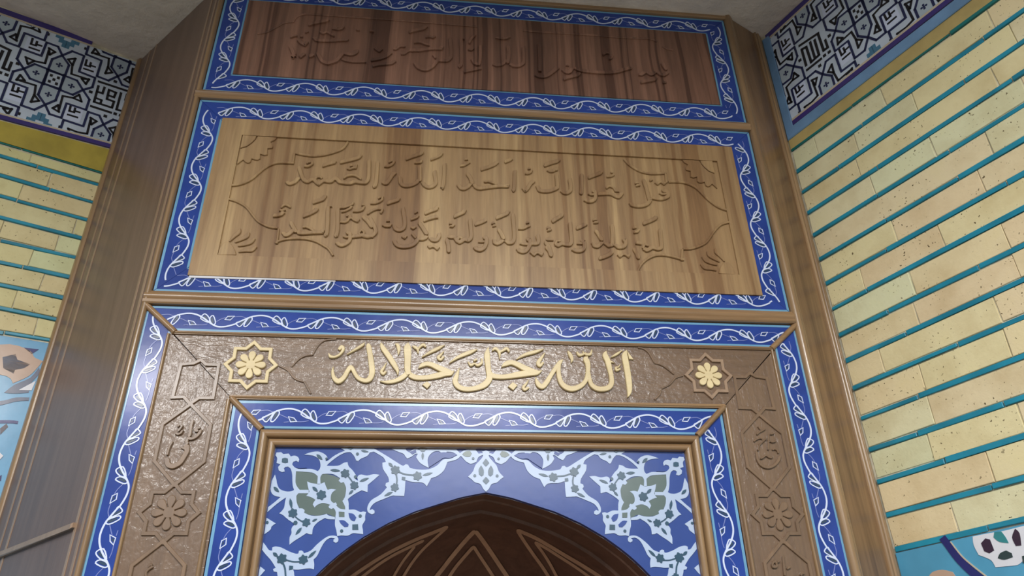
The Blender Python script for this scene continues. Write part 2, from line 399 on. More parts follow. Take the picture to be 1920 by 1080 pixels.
SRm = brickwork(wall_right, WALL_R, SR, brick_u(WALL_R, JR), .004, 1.9, 'brick_r', 'turq', .0108)
SL = [((0, 268), (196, 326)), ((0, 292), (189.6, 347.4)), ((0, 329), (177.8, 380.7)), ((0, 367.8), (166.7, 413)), ((0, 408.5), (155.6, 448)), ((0, 450), (144, 482.6)),
      ((0, 492), (133, 520)), ((0, 534.4), (118.5, 558.5)), ((0, 577.8), (105.6, 599)), ((0, 623), (92.6, 637))]
JL = [[(60, 290)], [(92, 340)], [(40, 355)], [(140.7, 425)], [(107, 455), (3.7, 425)], [(60, 480)], [(80, 525)], [(30, 555)], [(70, 605)]]
SLm = brickwork(wall_left, WALL_L, SL, brick_u(WALL_L, JL), -.004, -1.5, 'brick_l', 'turq', .0100)

# plain band above the bricks (left: ochre render; right: sky-blue cap and ochre line)
def strip_part(W, S, name, m, lo, hi, u0, u1, h, name_kind=None):
    """band between two lines lo/hi = (c, k)"""
    b = MB(); b.quad(S, [(u0, lo[0]+lo[1]*u0), (u1, lo[0]+lo[1]*u1), (u1, hi[0]+hi[1]*u1), (u0, hi[0]+hi[1]*u0)], -.006, h, .001)
    return b.build(name, M[m], W)
l_low = line_uv(WALL_L, (0, 227), (209, 282)); l_bot = (SLm[0][0]+.004, SLm[0][1])
strip_part(wall_left, WALL_L, 'painted_band', 'yellow', l_bot, l_low, -1.5, -.004, .004)
r_top = line_uv(WALL_R, (1482, 262), (1823, 0)); r_mid = line_uv(WALL_R, (1480, 245), (1795, 0))
strip_part(wall_right, WALL_R, 'painted_band', 'ochre', (SRm[0][0]+.005, SRm[0][1]), r_top, .004, 1.9, .001)
b_lo, b_hi = r_top, r_mid
b = MB(); b.quad(WALL_R, [(.004, b_lo[0]+b_lo[1]*.004), (1.9, b_lo[0]+b_lo[1]*1.9), (1.9, b_hi[0]+b_hi[1]*1.9), (.004, b_hi[0]+b_hi[1]*.004)], -.006, .006, .003)
b.build('painted_cornice', M['skyband'], wall_right)

# ------------------------------------------------------------------ interlaced kufic tile friezes
def clip(P, f):
    out = []
    for i in range(len(P)):
        a, b = P[i-1], P[i]; fa, fb = f(a), f(b)
        if (fa >= 0) != (fb >= 0):
            t = fa/(fa-fb); out.append((a[0]+(b[0]-a[0])*t, a[1]+(b[1]-a[1])*t))
        if fb >= 0: out.append(b)
    return out
def frieze(S, basis, D, S0, v_lo, v_hi, ulo, uhi, name_label, texts):
    """frame: (k) slope; unit motif drawn around every centre; D = half period"""
    root = thing('tile_frieze', name_label, 'tile frieze', S.at((ulo+uhi)/2, v_lo(0), 0))
    bg_ = MB(); bg_.quad(S, [(ulo, v_lo(ulo)), (uhi, v_lo(uhi)), (uhi, v_hi(uhi)), (ulo, v_hi(ulo))], -.006, .002); bg_.build('background_tiles', M['kufi_bg'], root)
    stacks = {k: MB() for k in ('interlace', 'key_motif', 'comb_motif', 'dot', 'flower_cross', 'petal', 'star_edge', 'comb_field', 'kufic_text')}
    H = {'petal': .0026, 'comb_field': .0026, 'interlace': .0034, 'key_motif': .0030, 'comb_motif': .0031, 'dot': .0031, 'flower_cross': .0034, 'star_edge': .0030, 'kufic_text': .0031}
    def put(key, P):
        P = clip(P, lambda p: p[1]-v_lo(p[0])-.002); P = P and clip(P, lambda p: v_hi(p[0])-.002-p[1])
        P = P and clip(P, lambda p: p[0]-ulo); P = P and clip(P, lambda p: uhi-p[0])
        if P and len(P) > 2:
            try: stacks[key].poly(S, P, .001, H[key])
            except Exception: pass
    def line(key, P, w, T):
        P = [T(p) for p in P]
        for a, b in zip(P, P[1:]):
            d = Vector((b[0]-a[0], b[1]-a[1]));
            if d.length < 1e-6: continue
            e = d.normalized()*w*.42; n = Vector((-d.y, d.x)).normalized()*w/2
            put(key, [(a[0]-e.x-n.x, a[1]-e.y-n.y), (b[0]+e.x-n.x, b[1]+e.y-n.y), (b[0]+e.x+n.x, b[1]+e.y+n.y), (a[0]-e.x+n.x, a[1]-e.y+n.y)])
    # unit cell, in units of D, traced once; x right, y up from the square's centre
    cen = (640, 572)
    UL = lambda txt: [((float(a)), (float(b))) for a, b in (t.split(',') for t in txt.split())]
    o0 = WALL_L.px(cen[0]/6.35, 60+cen[1]/6.35)
    (ax, ay), (bx, by) = BASIS_L; det = ax*by-ay*bx
    def norm(P):                             # traced on the left wall -> lattice coordinates
        out = []
        for x, y in P:
            u, v = WALL_L.px(x/6.35, 60+y/6.35); u -= o0[0]; v -= o0[1]
            out.append(((u*by-v*bx)/det, (ax*v-ay*u)/det))
        return out
    (Ax, Ay), (Bx, By) = basis
    straps = [norm(UL('490,290 555,130 690,180 740,285 820,400 770,530 705,690')), norm(UL('945,462 1000,290 860,235 740,285 620,330 570,455 515,630'))]
    combs = [norm(UL('388,85 368,150 425,168 440,122')), norm(UL('440,155 492,172')), norm(UL('350,190 462,228'))]
    keyl = [norm(UL('305,305 330,388 408,350 305,305')), norm(UL('400,350 535,378 578,232')), norm(UL('583,198 655,243 588,276 583,198'))]
    petal = norm(UL('570,455 620,330 740,285 820,400 770,530'))
    box = norm(UL('335,60 272,222 490,290 552,132'))
    wl = .043*D
    kmin = int((ulo-S0[0])/D)-2; kmax = int((uhi-S0[0])/D)+2
    bc = (sum(p[0] for p in box)/4, sum(p[1] for p in box)/4)
    for i in range(kmin, kmax+1):
        for j in (-1, 0, 1):
            if (i+j) % 2: continue
            cu = S0[0]+i*Ax+j*Bx; cvv = S0[1]+i*Ay+j*By
            L2 = lambda x, y, cu=cu, cvv=cvv: (cu+x*Ax+y*Bx, cvv+x*Ay+y*By)
            for q in range(4):
                ca, sa = [(1, 0), (0, 1), (-1, 0), (0, -1)][q]
                T = lambda p, ca=ca, sa=sa, L2=L2: L2(ca*p[0]-sa*p[1], sa*p[0]+ca*p[1])
                put('petal', [T(p) for p in petal])
                if j == 0: put('comb_field', [T(p) for p in box])
                for s_ in straps: line('interlace', s_, wl, T)
                for s_ in keyl: line('key_motif', s_, wl*.95, T)
                pc = (sum(p[0] for p in petal)/5, sum(p[1] for p in petal)/5); c0 = T(pc); r = .040*D
                for dx, dy in ((0, 0), (1, 0), (-1, 0), (0, 1), (0, -1)):
                    put('flower_cross', [(c0[0]+dx*r+r*.55*math.cos(t), c0[1]+dy*r+r*.55*math.sin(t)) for t in [math.pi*k/3 for k in range(6)]])
                rc = (ca*bc[0]-sa*bc[1], sa*bc[0]+ca*bc[1])      # the comb letters always stand upright
                for s_ in (combs if j == 0 else []): line('comb_motif', [(rc[0]+p[0]-bc[0], rc[1]+p[1]-bc[1]) for p in s_], wl*.95, lambda p, L2=L2: L2(*p))
            for dx, dy in ((0, 0), (.06, .06), (-.06, .06), (.06, -.06), (-.06, -.06)):
                r = .024; put('dot', [L2(dx-r, dy-r), L2(dx+r, dy-r), L2(dx+r, dy+r), L2(dx-r, dy+r)])
    for Z, segs, dots, (su, sv), (du, dv), k in texts:      # words in the square fields
        f = lambda p: (du+(p[0]-su)*k, dv+(p[1]-sv)*k)
        for sg, w_ in segs: line('kufic_text', Z.pts(sg), Z.w(w_, 400, 400)*k, f)
        for a in Z.pts(dots):
            a = f(a); r = .032*D; put('kufic_text', [(a[0]-r, a[1]-r), (a[0]+r, a[1]-r), (a[0]+r, a[1]+r), (a[0]-r, a[1]+r)])
    for i in range(kmin, kmax+1):            # stepped teal half-stars at the band edges
        for j in (-1, 1):
            if (i+j) % 2 == 0: continue
            L2 = lambda x, y, i=i, j=j: (S0[0]+(i+x)*Ax+(j*.80+y)*Bx, S0[1]+(i+x)*Ay+(j*.80+y)*By)
            sq = lambda key, x, y, r: put(key, [L2(x-r, y-r), L2(x+r, y-r), L2(x+r, y+r), L2(x-r, y+r)])
            for a, b_ in ((-.17, -.04), (-.10, -.04), (-.10, .03), (-.03, .03), (-.03, .10), (.03, .10), (.03, .03), (.10, .03), (.10, -.04), (.17, -.04)): sq('star_edge', a, -j*b_, .036)
            for a in (-.33, .33): sq('dot', a, 0, .024)
    cols = {'interlace': 'navy', 'key_motif': 'black', 'comb_motif': 'black', 'dot': 'black', 'flower_cross': 'navy', 'petal': 'petal_bg', 'star_edge': 'kufi_teal', 'comb_field': 'white', 'kufic_text': 'black'}
    for k, mb in stacks.items():
        if mb.f: mb.build(k, M[cols[k]], root)['kind'] = 'stuff'
    return root
KZ = Zm(WALL_L, 120, 90, 5.68); RZ = Zm(WALL_R, 1420, 60, 6)
sL0 = WALL_L.px(0+640/6.35, 60+572/6.35); tL0 = WALL_L.px(120+492/5.68, 90+545/5.68)
DLm = tL0[0]-sL0[0]; kL = (tL0[1]-sL0[1])/DLm
def basis_from(S, c, r, t):                 # centre, crossing to the right, crossing above (pixels) -> lattice vectors
    c, r, t = S.px(*c), S.px(*r), S.px(*t); return ((2*(r[0]-c[0]), 2*(r[1]-c[1])), (2*(t[0]-c[0]), 2*(t[1]-c[1])))
KQ = lambda x, y: (x/6.35, 60+y/6.35)
BASIS_L = basis_from(WALL_L, KQ(640, 572), KQ(985, 695), KQ(740, 285))
QQ = lambda x, y: (1400+x/6, y/6)
_a = WALL_R.px(*QQ(1258, 135)); _b = WALL_R.px(*QQ(1005, 350)); _c = WALL_R.px(*QQ(1372, 423))
BASIS_R = ((2*(_a[0]-_b[0]), 2*(_a[1]-_b[1])), (2*(_a[0]-_c[0]), 2*(_a[1]-_c[1])))
MOH = ([('365,410 318,578 508,640 530,575 455,548 478,450 552,480 530,530 470,508', 22), ('430,425 408,488 352,470', 22), ('345,540 398,560 386,596', 20), ('605,485 557,660 628,678 648,612', 22), ('668,500 650,560', 20), ('370,362 690,468', 24), ('288,624 497,692', 24)],
       '283,472 545,362 438,730 543,705 600,724')
ALL = ([('555,378 505,200 556,172 612,342 700,262 650,95', 24), ('600,120 655,300', 24), ('690,30 752,212 800,176', 24), ('770,95 792,160', 22), ('480,158 690,18', 24), ('566,430 722,306', 24)], '485,322 708,383 762,268 815,228 815,45')
tR0 = WALL_R.px(1420+640/6, 60+235/6); sR0 = WALL_R.px(1400+1258/6, 135/6); DRm = sR0[0]-tR0[0]
lo1 = line_uv(WALL_L, (0, 212), (209, 268)); hi1 = line_uv(WALL_L, (0, 28), (163, 85))
frieze(WALL_L, BASIS_L, DLm, sL0, lambda u: lo1[0]+lo1[1]*u, lambda u: min(TOP, hi1[0]+hi1[1]*u), -1.5, -.004,
       'blue and white interlaced tile frieze with square lettering on the left wall', [(KZ, MOH[0], MOH[1], tL0, tL0, 1.0), (RZ, ALL[0], ALL[1], tR0, (sL0[0]-DLm, sL0[1]-kL*DLm), DLm/DRm)])
def edge_strip(S, root, name, m, ln, off, th, u0, u1, h):
    b = MB(); b.quad(S, [(u0, ln[0]+off+ln[1]*u0), (u1, ln[0]+off+ln[1]*u1), (u1, ln[0]+off+th+ln[1]*u1), (u0, ln[0]+off+th+ln[1]*u0)], -.006, h, .0006); b.build(name, M[m], root)
edge_strip(WALL_L, wall_left, 'violet_border_strip', 'violet', lo1, -.0215, .0150, -1.5, -.004, .0035); edge_strip(WALL_L, wall_left, 'cream_border_strip', 'cream', lo1, -.0065, .0065, -1.5, -.004, .003)
edge_strip(WALL_L, wall_left, 'violet_border_strip', 'violet', hi1, .0070, .022, -1.5, WALL_L.px(172, 84)[0], .0035); edge_strip(WALL_L, wall_left, 'cream_border_strip', 'cream', hi1, 0, .0070, -1.5, WALL_L.px(176, 88)[0], .003)
kR = ((sR0[1]-tR0[1])/DRm)
lo2 = line_uv(WALL_R, (1547.5, 175), (1716.7, 41)); hi2 = line_uv(WALL_R, (1441, 76), (1500, 22))
hi2 = (hi2[0], lo2[1])
frieze(WALL_R, BASIS_R, DRm, sR0, lambda u: lo2[0]+lo2[1]*u, lambda u: hi2[0]+hi2[1]*u, .035, 1.9,
       'blue and white interlaced tile frieze with square lettering on the right wall', [(RZ, ALL[0], ALL[1], tR0, tR0, 1.0), (KZ, MOH[0], MOH[1], tL0, (sR0[0]+DRm, sR0[1]+kR*DRm), DRm/DLm)])
edge_strip(WALL_R, wall_right, 'cream_border_strip', 'cream', lo2, -.008, .008, .035, 1.9, .003); edge_strip(WALL_R, wall_right, 'violet_border_strip', 'violet', lo2, -.024, .016, .035, 1.9, .0035)
edge_strip(WALL_R, wall_right, 'cream_border_strip', 'cream', hi2, 0, .008, .035, 1.9, .003); edge_strip(WALL_R, wall_right, 'violet_border_strip', 'violet', hi2, .008, .020, .02, 1.9, .0035)
b = MB(); b.quad(WALL_R, [(.004, lo2[0]-.03), (.034, lo2[0]-.03), (.034, hi2[0]+.02), (.004, hi2[0]+.02)], -.006, .004, .002); b.build('painted_edge_strip', M['skyband'], wall_right)

# ------------------------------------------------------------------ floral tile panels below the bricks
ZL3 = Zm(WALL_L, 0, 620, 3.375); ZR3 = Zm(WALL_R, 1620, 880, 5.4)
def panel_base(S, root, ln, u0, u1, m):
    b = MB(); b.quad(S, [(u0, -.9), (u1, -.9), (u1, ln[0]+ln[1]*u1), (u0, ln[0]+ln[1]*u0)], -.006, .002, .001); b.build('glazed_field', M[m], root)
cL = (SLm[-1][0]-.010, SLm[-1][1]); cR = (SRm[-1][0]-.0075, SRm[-1][1])
fl = thing('floral_tile_panel', 'sky blue floral tile panel with beige and slate petals low on the left wall', 'tile panel', WALL_L.at(-.5, cL[0], 0))
panel_base(WALL_L, fl, cL, -1.5, -.004, 'skyl')
for nm, m, t in (('beige_petal', 'beige', '-160,110 60,88 190,130 215,170 270,195 240,232 180,290 80,335 40,290 -160,250'), ('slate_petal', 'slate', '15,170 98,150 108,185 190,215 150,240 95,250 85,275 20,240'),
                 ('slate_petal', 'slate', '25,395 90,345 190,300 245,235 250,270 200,330 180,395 90,400'), ('white_petal', 'wtile', '118,378 225,320 198,380'), ('mauve_scroll', 'slate', '-100,455 20,445 100,425 185,425 180,445 100,450 20,470 -100,490'),
                 ('indigo_scroll', 'indigo', '-100,570 60,568 115,575 110,592 60,588 -100,590'), ('indigo_scroll', 'indigo', '150,110 245,120 200,150'), ('mauve_scroll', 'maroon', '0,620 40,590 50,610 0,660'),
                 ('white_petal', 'wtile', '-10,765 20,795 -10,825'), ('indigo_scroll', 'indigo', '-20,930 10,915 5,950 -20,960')):
    b = MB(); b.poly(WALL_L, soften(ZL3.pts(t)), .001, .0035 if m != 'wtile' else .0042); b.build(nm, M[m], fl)
fr = thing('floral_tile_panel', 'sky blue floral tile panel with a big white flower low on the right wall', 'tile panel', WALL_R.at(.5, cR[0], 0))
panel_base(WALL_R, fr, cR, .004, 1.9, 'sky')
b = MB(); b.stroke(WALL_R, ZR3.pts('800,690,75 850,755,75 960,900,80 1080,1020,84 1200,1120,90 1330,1230,96 1480,1360,100'), .01, .001, .004); b.build('indigo_stem', M['indigo'], fr)
b = MB(); b.stroke(WALL_R, ZR3.pts('885,735,10 1000,880,12 1120,985,14 1260,1095,14 1400,1210,14'), .002, .001, .0044); b.build('stem_edge', M['cream'], fr)
for nm, m, t, h in (('white_flower', 'wtile', '1108,682 1260,650 1420,625 1620,575 1860,520 1960,700 1900,900 1700,1040 1615,930 1580,960 1530,975 1340,992 1300,925 1230,890 1170,868 1120,770', .0035),
                 ('maroon_petal', 'maroon', '1240,700 1285,712 1328,822 1280,852 1228,830 1195,750', .0045), ('teal_petal', 'teal', '1330,638 1400,630 1445,690 1475,748 1380,735 1322,690', .0045),
                 ('plum_petal', 'maroon', '1540,603 1585,650 1603,772 1548,777 1510,690', .0045), ('green_petal', 'dkgreen', '1450,823 1505,850 1517,890 1430,917 1365,900 1390,850', .0045),
                 ('green_petal', 'dkgreen', '1610,880 1690,860 1700,930 1620,950', .0045), ('beige_petal', 'beige', '700,1042 800,1018 905,1040 960,1120 900,1200 720,1210 650,1110', .0035)):
    b = MB(); b.poly(WALL_R, soften(ZR3.pts(t)), .001, h); b.build(nm, M[m], fr)

# ------------------------------------------------------------------ the corner niche: dimensions in metres from its centre line and from eye height
F = FRONT; FLOOR = -EYE
def ocs(S, u, v): return S.at(u, v, 0)
carc = MB()                                   # backing carcass behind all front boards
carc.quad(F, [(-.824, .62), (.824, .62), (.824, TOP), (-.824, TOP)], -.10, -.018)
carc.quad(F, [(-.824, FLOOR), (-.486, FLOOR), (-.486, .62), (-.824, .62)], -.10, -.018); carc.quad(F, [(.486, FLOOR), (.824, FLOOR), (.824, .62), (.486, .62)], -.10, -.018)
carc = carc.build('niche_carcass', M['niche']); carc['kind'] = 'structure'
# profiles: (across, height)
def half_round(w, h, n=7, flat=0.0, base=-.006):
    return [(0, base)]+[(w/2-w/2*math.cos(math.pi*k/n), flat+h*math.sin(math.pi*k/n)) for k in range(n+1)]+[(w, base)]
RAIL = [(0, -.01), (0, .010), (.003, .013), (.010, .013), (.012, .010), (.015, .012), (.020, .014), (.025, .012), (.028, .008), (.0325, .006), (.0325, -.01)]
def rail(label, v0, v1, u0, u1, flip=False, name='wooden_rail'):
    t = thing(name, label, 'rail', F.at(u0, v0, 0)); w_ = v1-v0; k = w_/.0325
    prof = [(a*k, h) for a, h in RAIL]
    b = MB(); b.mould(F, (u0, v0), (u1, v0), prof); b.build('rail_bar', M['frame'], t, 40); return t
rail('wooden rail between the dark top panel frame and the two-line panel frame', 1.495, 1.5275, -.826, .8165)
rail('wooden rail under the two-line carved panel, above the long blue tile strip', .836, .872, -.826, .8165)
t = thing('wooden_rail', 'thin wooden cap rail along the ceiling above the top tile strip', 'rail', F.at(0, 1.985, 0))
b = MB(); b.quad(F, [(-.826, 1.9855), (.838, 1.9855), (.838, 2.0), (-.826, 2.0)], -.01, .010, .002); b.build('rail_bar', M['frame'], t)
for sgn, lab in ((-1, 'narrow upright wooden edge bead left of the tile frames'), (1, 'narrow upright wooden edge bead right of the tile frames')):
    t = thing('edge_bead', lab, 'moulding', F.at(sgn*.826, FLOOR, 0)); b = MB()
    if sgn < 0: b.mould(F, (-.814, FLOOR), (-.814, TOP), half_round(.014, .010, 7, .002))
    else: b.mould(F, (.838, FLOOR), (.838, TOP), half_round(.024, .012, 7, .002))
    b.build('bead', M['frame_v'], t, 50)

# ------------------------------------------------------------------ painted vine tiles
VP = .1685
def VZ(txt):
    out = []
    for t_ in txt.split():
        a = [float(q) for q in t_.split(',')]; out.append((a[0]/1250, (a[1]-20-.0234*a[0])/430)+((a[2]/430,) if len(a) > 2 else ()))
    return out
V_MAIN = VZ('180,292 300,232 400,187 500,162 610,156 720,177 830,227 950,305 1050,363 1130,388 1230,388 1330,366 1430,333')
V_LOOP = [VZ(q) for q in ('172,292 228,352 272,332 335,228 250,262', '312,330 362,347 436,240 420,188 372,200', '800,245 838,168 890,180 952,252 942,312', '958,232 1005,193 1066,310 1042,352 985,312')]
V_CORE = [VZ(q) for q in ('218,328 250,332 312,248 262,272', '338,312 358,318 412,240 402,205 378,214', '832,238 852,192 882,200 926,258 920,290', '974,240 1000,220 1042,308 1026,332 996,306')]
V_THIN = [VZ(q) for q in ('440,238 520,270 600,303', '735,355 850,356 935,342', '530,362 610,356', '1075,300 1150,252 1225,225', '1365,212 1490,203 1575,232')]
V_SM = [VZ(q) for q in ('596,278 690,300 742,352 640,358', '1218,262 1256,205 1372,200 1312,268')]
V_SMC = [VZ(q) for q in ('636,310 672,312 706,342 662,346', '1262,240 1276,222 1326,216 1300,240')]
def vine_strip(S, parent, a, b_, wd, outer, phase, m0=0.0, m1=0.0, dark=False):
    """tile strip from a to b_ (u, v of its outer edge); outer: unit vector from strip to its outer side; phase: along-distance of an upper leaf pair"""
    A, B = Vector(a), Vector(b_); d = (B-A).normalized(); Ln = (B-A).length; inn = -Vector(outer)
    P = lambda s_, t_: (A.x+d.x*s_+inn.x*t_, A.y+d.y*s_+inn.y*t_)
    lim = lambda s_, t_: (s_-m0*t_-.002, Ln-m1*t_-s_-.002)
    base = MB(); base.poly(S, [P(0, 0), P(Ln, 0), P(Ln-m1*wd, wd), P(m0*wd, wd)], -.016, 0.0, .0008)
    bo = base.build('tile_strip', M['blue'], parent)
    e = MB()
    for t0, t1 in ((.0008, .0070), (wd-.0062, wd-.0008)):
        e.poly(S, [P(m0*t0+.001, t0), P(Ln-m1*t0-.001, t0), P(Ln-m1*t1-.001, t1), P(m0*t1+.001, t1)], -.001, .0006)
    e.build('pale_edge_lines', M['edge'], bo)
    main, core, thin = MB(), MB(), MB(); IW = wd
    off = phase-.76*VP
    for k in range(int((-off)/VP)-2, int((Ln-off)/VP)+2):
        F2 = lambda p: (off+(k+p[0])*VP, p[1]*IW)
        def keep(Q, tol=0):
            return all(lim(*q)[0] > -tol and lim(*q)[1] > -tol for q in Q)
        seg = catmull([F2(p) for p in V_MAIN], 4); run = []
        for q in seg+[None]:
            if q is not None and lim(*q)[0] > .004 and lim(*q)[1] > .004: run.append(q)
            else:
                if len(run) > 1: main.stroke(S, [P(*r) for r in run], .0038, .0, .0011, n=1)
                run = []
        for L_, C_ in zip(V_LOOP, V_CORE):
            Q = [F2(p) for p in L_]
            if keep(Q):
                main.stroke(S, [P(*q) for q in Q], .0026, .0, .0013, n=3, closed=True); core.poly(S, soften([P(*F2(p)) for p in C_]), .0, .0007)
        for L_ in V_THIN:
            Q = [F2(p) for p in L_]
            if keep(Q): thin.stroke(S, [P(*q) for q in Q], .0017, .0, .0008, n=3)
        for L_, C_ in zip(V_SM, V_SMC):
            Q = [F2(p) for p in L_]
            if keep(Q): main.stroke(S, [P(*q) for q in Q], .0021, .0, .0012, n=1, closed=True); core.poly(S, [P(*F2(p)) for p in C_], .0, .0007)
    for nm, q, m_ in (('painted_vine', main, 'white'), ('leaf_hearts', core, 'leafdark'), ('painted_tendrils', thin, 'tendril')):
        if q.f: tag(q.build(nm, M[m_], bo), kind='stuff')
    return bo
def tile_frame(label, uo, v0, v1, wd, ph):
    """closed mitred frame: bottom, top, left, right; ph: phases (u of an upper pair, or v)"""
    t = thing('tile_surround', label, 'tile border', F.at(0, v0, 0))
    vine_strip(F, t, (-uo, v1), (uo, v1), wd, (0, 1), ph[0]+uo, 1, 1)
    # the bottom strip shows the same vine upright: its upper edge is the inner one
    vine_strip(F, t, (-uo, v0), (uo, v0), wd, (0, -1), ph[1]+uo, 1, 1) if False else bottom_strip(t, uo, v0, wd, ph[1])
    vine_strip(F, t, (-uo, v1), (-uo, v0), wd, (-1, 0), v1-ph[2], 1, 1)
    vine_strip(F, t, (uo, v1), (uo, v0), wd, (1, 0), v1-ph[3], 1, 1)
    return t
def bottom_strip(t, uo, v0, wd, ph):
    ui = uo-wd
    return vine_strip(F, t, (-ui, v0+wd), (ui, v0+wd), wd, (0, 1), ph+ui, -1, -1)
tile_frame('blue tile frame with white vine around the dark top panel', .812, 1.5275, 1.985, .0735, (-.4847, -.6453, 1.8307, 1.8799))
tile_frame('blue tile frame with white vine around the two-line carved panel', .812, .8735, 1.4945, .0725, (-.6491, .3596, 1.3793, 1.3444))
t3 = thing('tile_surround', 'outer blue vine tile strips above and beside the gilt inscription and carved uprights', 'tile border', F.at(0, FLOOR, 0))
vine_strip(F, t3, (-.8145, .8345), (.8145, .8345), .0655, (0, 1), -.1615+.8145, 1.15, 1.15)
vine_strip(F, t3, (-.8165, .8305), (-.8165, FLOOR), .068, (-1, 0), .8305-.5911, .875, 0)
vine_strip(F, t3, (.8165, .8305), (.8165, FLOOR), .068, (1, 0), .8305-.5068, .875, 0)
t4 = thing('tile_surround', 'inner blue vine tile strips directly around the arched tile panel', 'tile border', F.at(0, FLOOR, 0))
vine_strip(F, t4, (-.5785, .599), (.5785, .599), .0665, (0, 1), -.4038+.5785, 1.06, 1.06)
vine_strip(F, t4, (-.578, .597), (-.578, FLOOR), .067, (-1, 0), .597-.4997, .94, 0)
vine_strip(F, t4, (.578, .597), (.578, FLOOR), .067, (1, 0), .597-.440, .94, 0)
for sg, a, b_, lab in ((-1, (.818, .834), (.738, .764), 'short diagonal wooden bead at the outer upper left mitre'), (1, (.818, .834), (.738, .764), 'short diagonal wooden bead at the outer upper right mitre'),
                       (-1, (.583, .602), (.506, .530), 'short diagonal wooden bead at the inner upper left mitre'), (1, (.583, .602), (.506, .530), 'short diagonal wooden bead at the inner upper right mitre')):
    t = thing('mitre_bead', lab, 'moulding', F.at(sg*a[0], a[1], 0), 'mitre beads'); b = MB()
    p, q = Vector((sg*a[0], a[1])), Vector((sg*b_[0], b_[1])); n_ = Vector((-(q-p).y, (q-p).x)).normalized()*.0075
    b.mould(F, p-n_, q-n_, half_round(.015, .009, 6, .002)); b.build('bead', M['frame'], t, 50)

# ------------------------------------------------------------------ carved panels
def board(root, name, u0, u1, v0, v1, h0, h1, m, ch=.002):
    b = MB(); b.quad(F, [(u0, v0), (u1, v0), (u1, v1), (u0, v1)], h0, h1, ch); return b.build(name, M[m], root)
def carve(root, name, m, Z, txt, w_, h0, h1, off=1, taper=1, bev=.0012, n=4):
    kk = 0
    for line_ in txt.strip().split('|'):
        line_ = line_.strip()
        if not line_: continue
        o_ = off; wk = w_
        if '*' in line_[:2]: o_ = 0                                   # centre line instead of lower edge
        if '~' in line_[:2]: wk = w_*.62
        line_ = line_.lstrip('*~')
        P = Z.pts(line_); b = MB(); kk += 1; b.stroke(F, P, Z.w(wk, 480, 300), h0, h1+.00012*(kk % 7), off=o_, n=n, bev=bev, draft=.0001, taper=taper)
        b.build(name, M[m], root, 35)
# --- two-line panel
p2 = thing('inscription_board', 'honey coloured carved wooden panel with two lines of raised lettering', 'carved board', F.at(0, .92, 0))
BH = .0050; FH = -.0010                          # face of the board, floor of the sunk field
bd = MB(); U0, U1, V0, V1 = -.7385, .744, .920, 1.4285; fu0, fu1, fv0, fv1 = -.6775, .690, .981, 1.3710
bd.quad(F, [(U0, V0), (U1, V0), (U1, V1), (U0, V1)], -.010, FH)
bd.build('panel_board', M['panel'], p2)
wf = MB(); wf.quad(F, [(-.735, .9135), (-.38, .9165), (-.38, .9198), (-.735, .9198)], -.002, .003, .0005); wf.build('plaster_filler', M['wtile'], p2)
b = MB(); ring = [[(U0, V0), (U1, V0), (U1, V1), (U0, V1)], [(fu0, fv0), (fu1, fv0), (fu1, fv1), (fu0, fv1)]]
b.v = [F.at(u, v, h) for h in (FH-.001, BH) for q in ring for u, v in q]
for k in range(4):
    j = (k+1) % 4; b.f += [(8+k, 8+j, 12+j, 12+k), (k, j, 8+j, 8+k), (4+j, 4+k, 12+k, 12+j), (j, k, 4+k, 4+j)]
b.build('raised_margin', M['panel'], p2)
ZA, ZB, ZC_, ZD = Zm(F, 500, 270, 4.695), Zm(F, 680, 270, 4.695), Zm(F, 850, 280, 4.695), Zm(F, 1020, 290, 4.908)
TA = '''165,345 185,365 215,368 260,350 300,310 | *285,205 300,255 322,312 345,338 | 310,315 335,345 370,350 395,335 410,335 435,360 462,372 490,352 510,343 545,350 580,345 605,325 630,350 680,362 740,365 780,352 820,358 870,360 900,340 915,300 918,220 918,150 |
~435,322 450,305 468,305 485,318 | ~680,315 720,294 765,290 800,305 830,325 | ~330,210 360,212 385,205 412,185 412,160 | ~358,182 372,172 388,172 | 495,210 560,190 600,180 618,162 | 650,180 740,160 810,140 835,120 843,105 | ~705,228 735,235 765,225 790,222 803,190 | ~735,205 760,200 |
58,650 100,648 140,635 165,612 | ~110,595 140,602 170,590 | ~130,572 165,550 210,570 | 410,535 450,522 500,505 520,485 533,462 | 325,655 380,635 430,610 450,595 460,577 | 130,790 155,820 180,822 215,805 255,768 | *212,690 232,730 262,785 |
260,775 275,800 320,805 400,800 490,797 505,785 513,765 | ~*318,740 345,735 380,748 428,778 | 515,825 535,815 548,790 556,700 558,560 | 607,830 630,815 643,760 645,680 645,575 | 603,878 625,900 655,912 690,905 730,880 750,850 752,800 735,775 700,772 | ~670,825 700,835 745,830 | 750,835 800,830 850,825 880,832 940,830 |
~*812,785 835,765 858,782 848,808 820,808 812,785 | ~645,575 690,572 740,555 765,540 773,522 | ~660,610 700,600 740,580 760,560 | ~645,700 690,702 720,688 740,665 762,680 800,695 822,672 | ~*700,642 722,630 738,645 720,655 | ~760,605 810,605 850,590 870,560 | ~835,548 862,552'''
carve(p2, 'raised_letter', 'panel', ZA, TA, 30, FH-.001, FH+.0062)
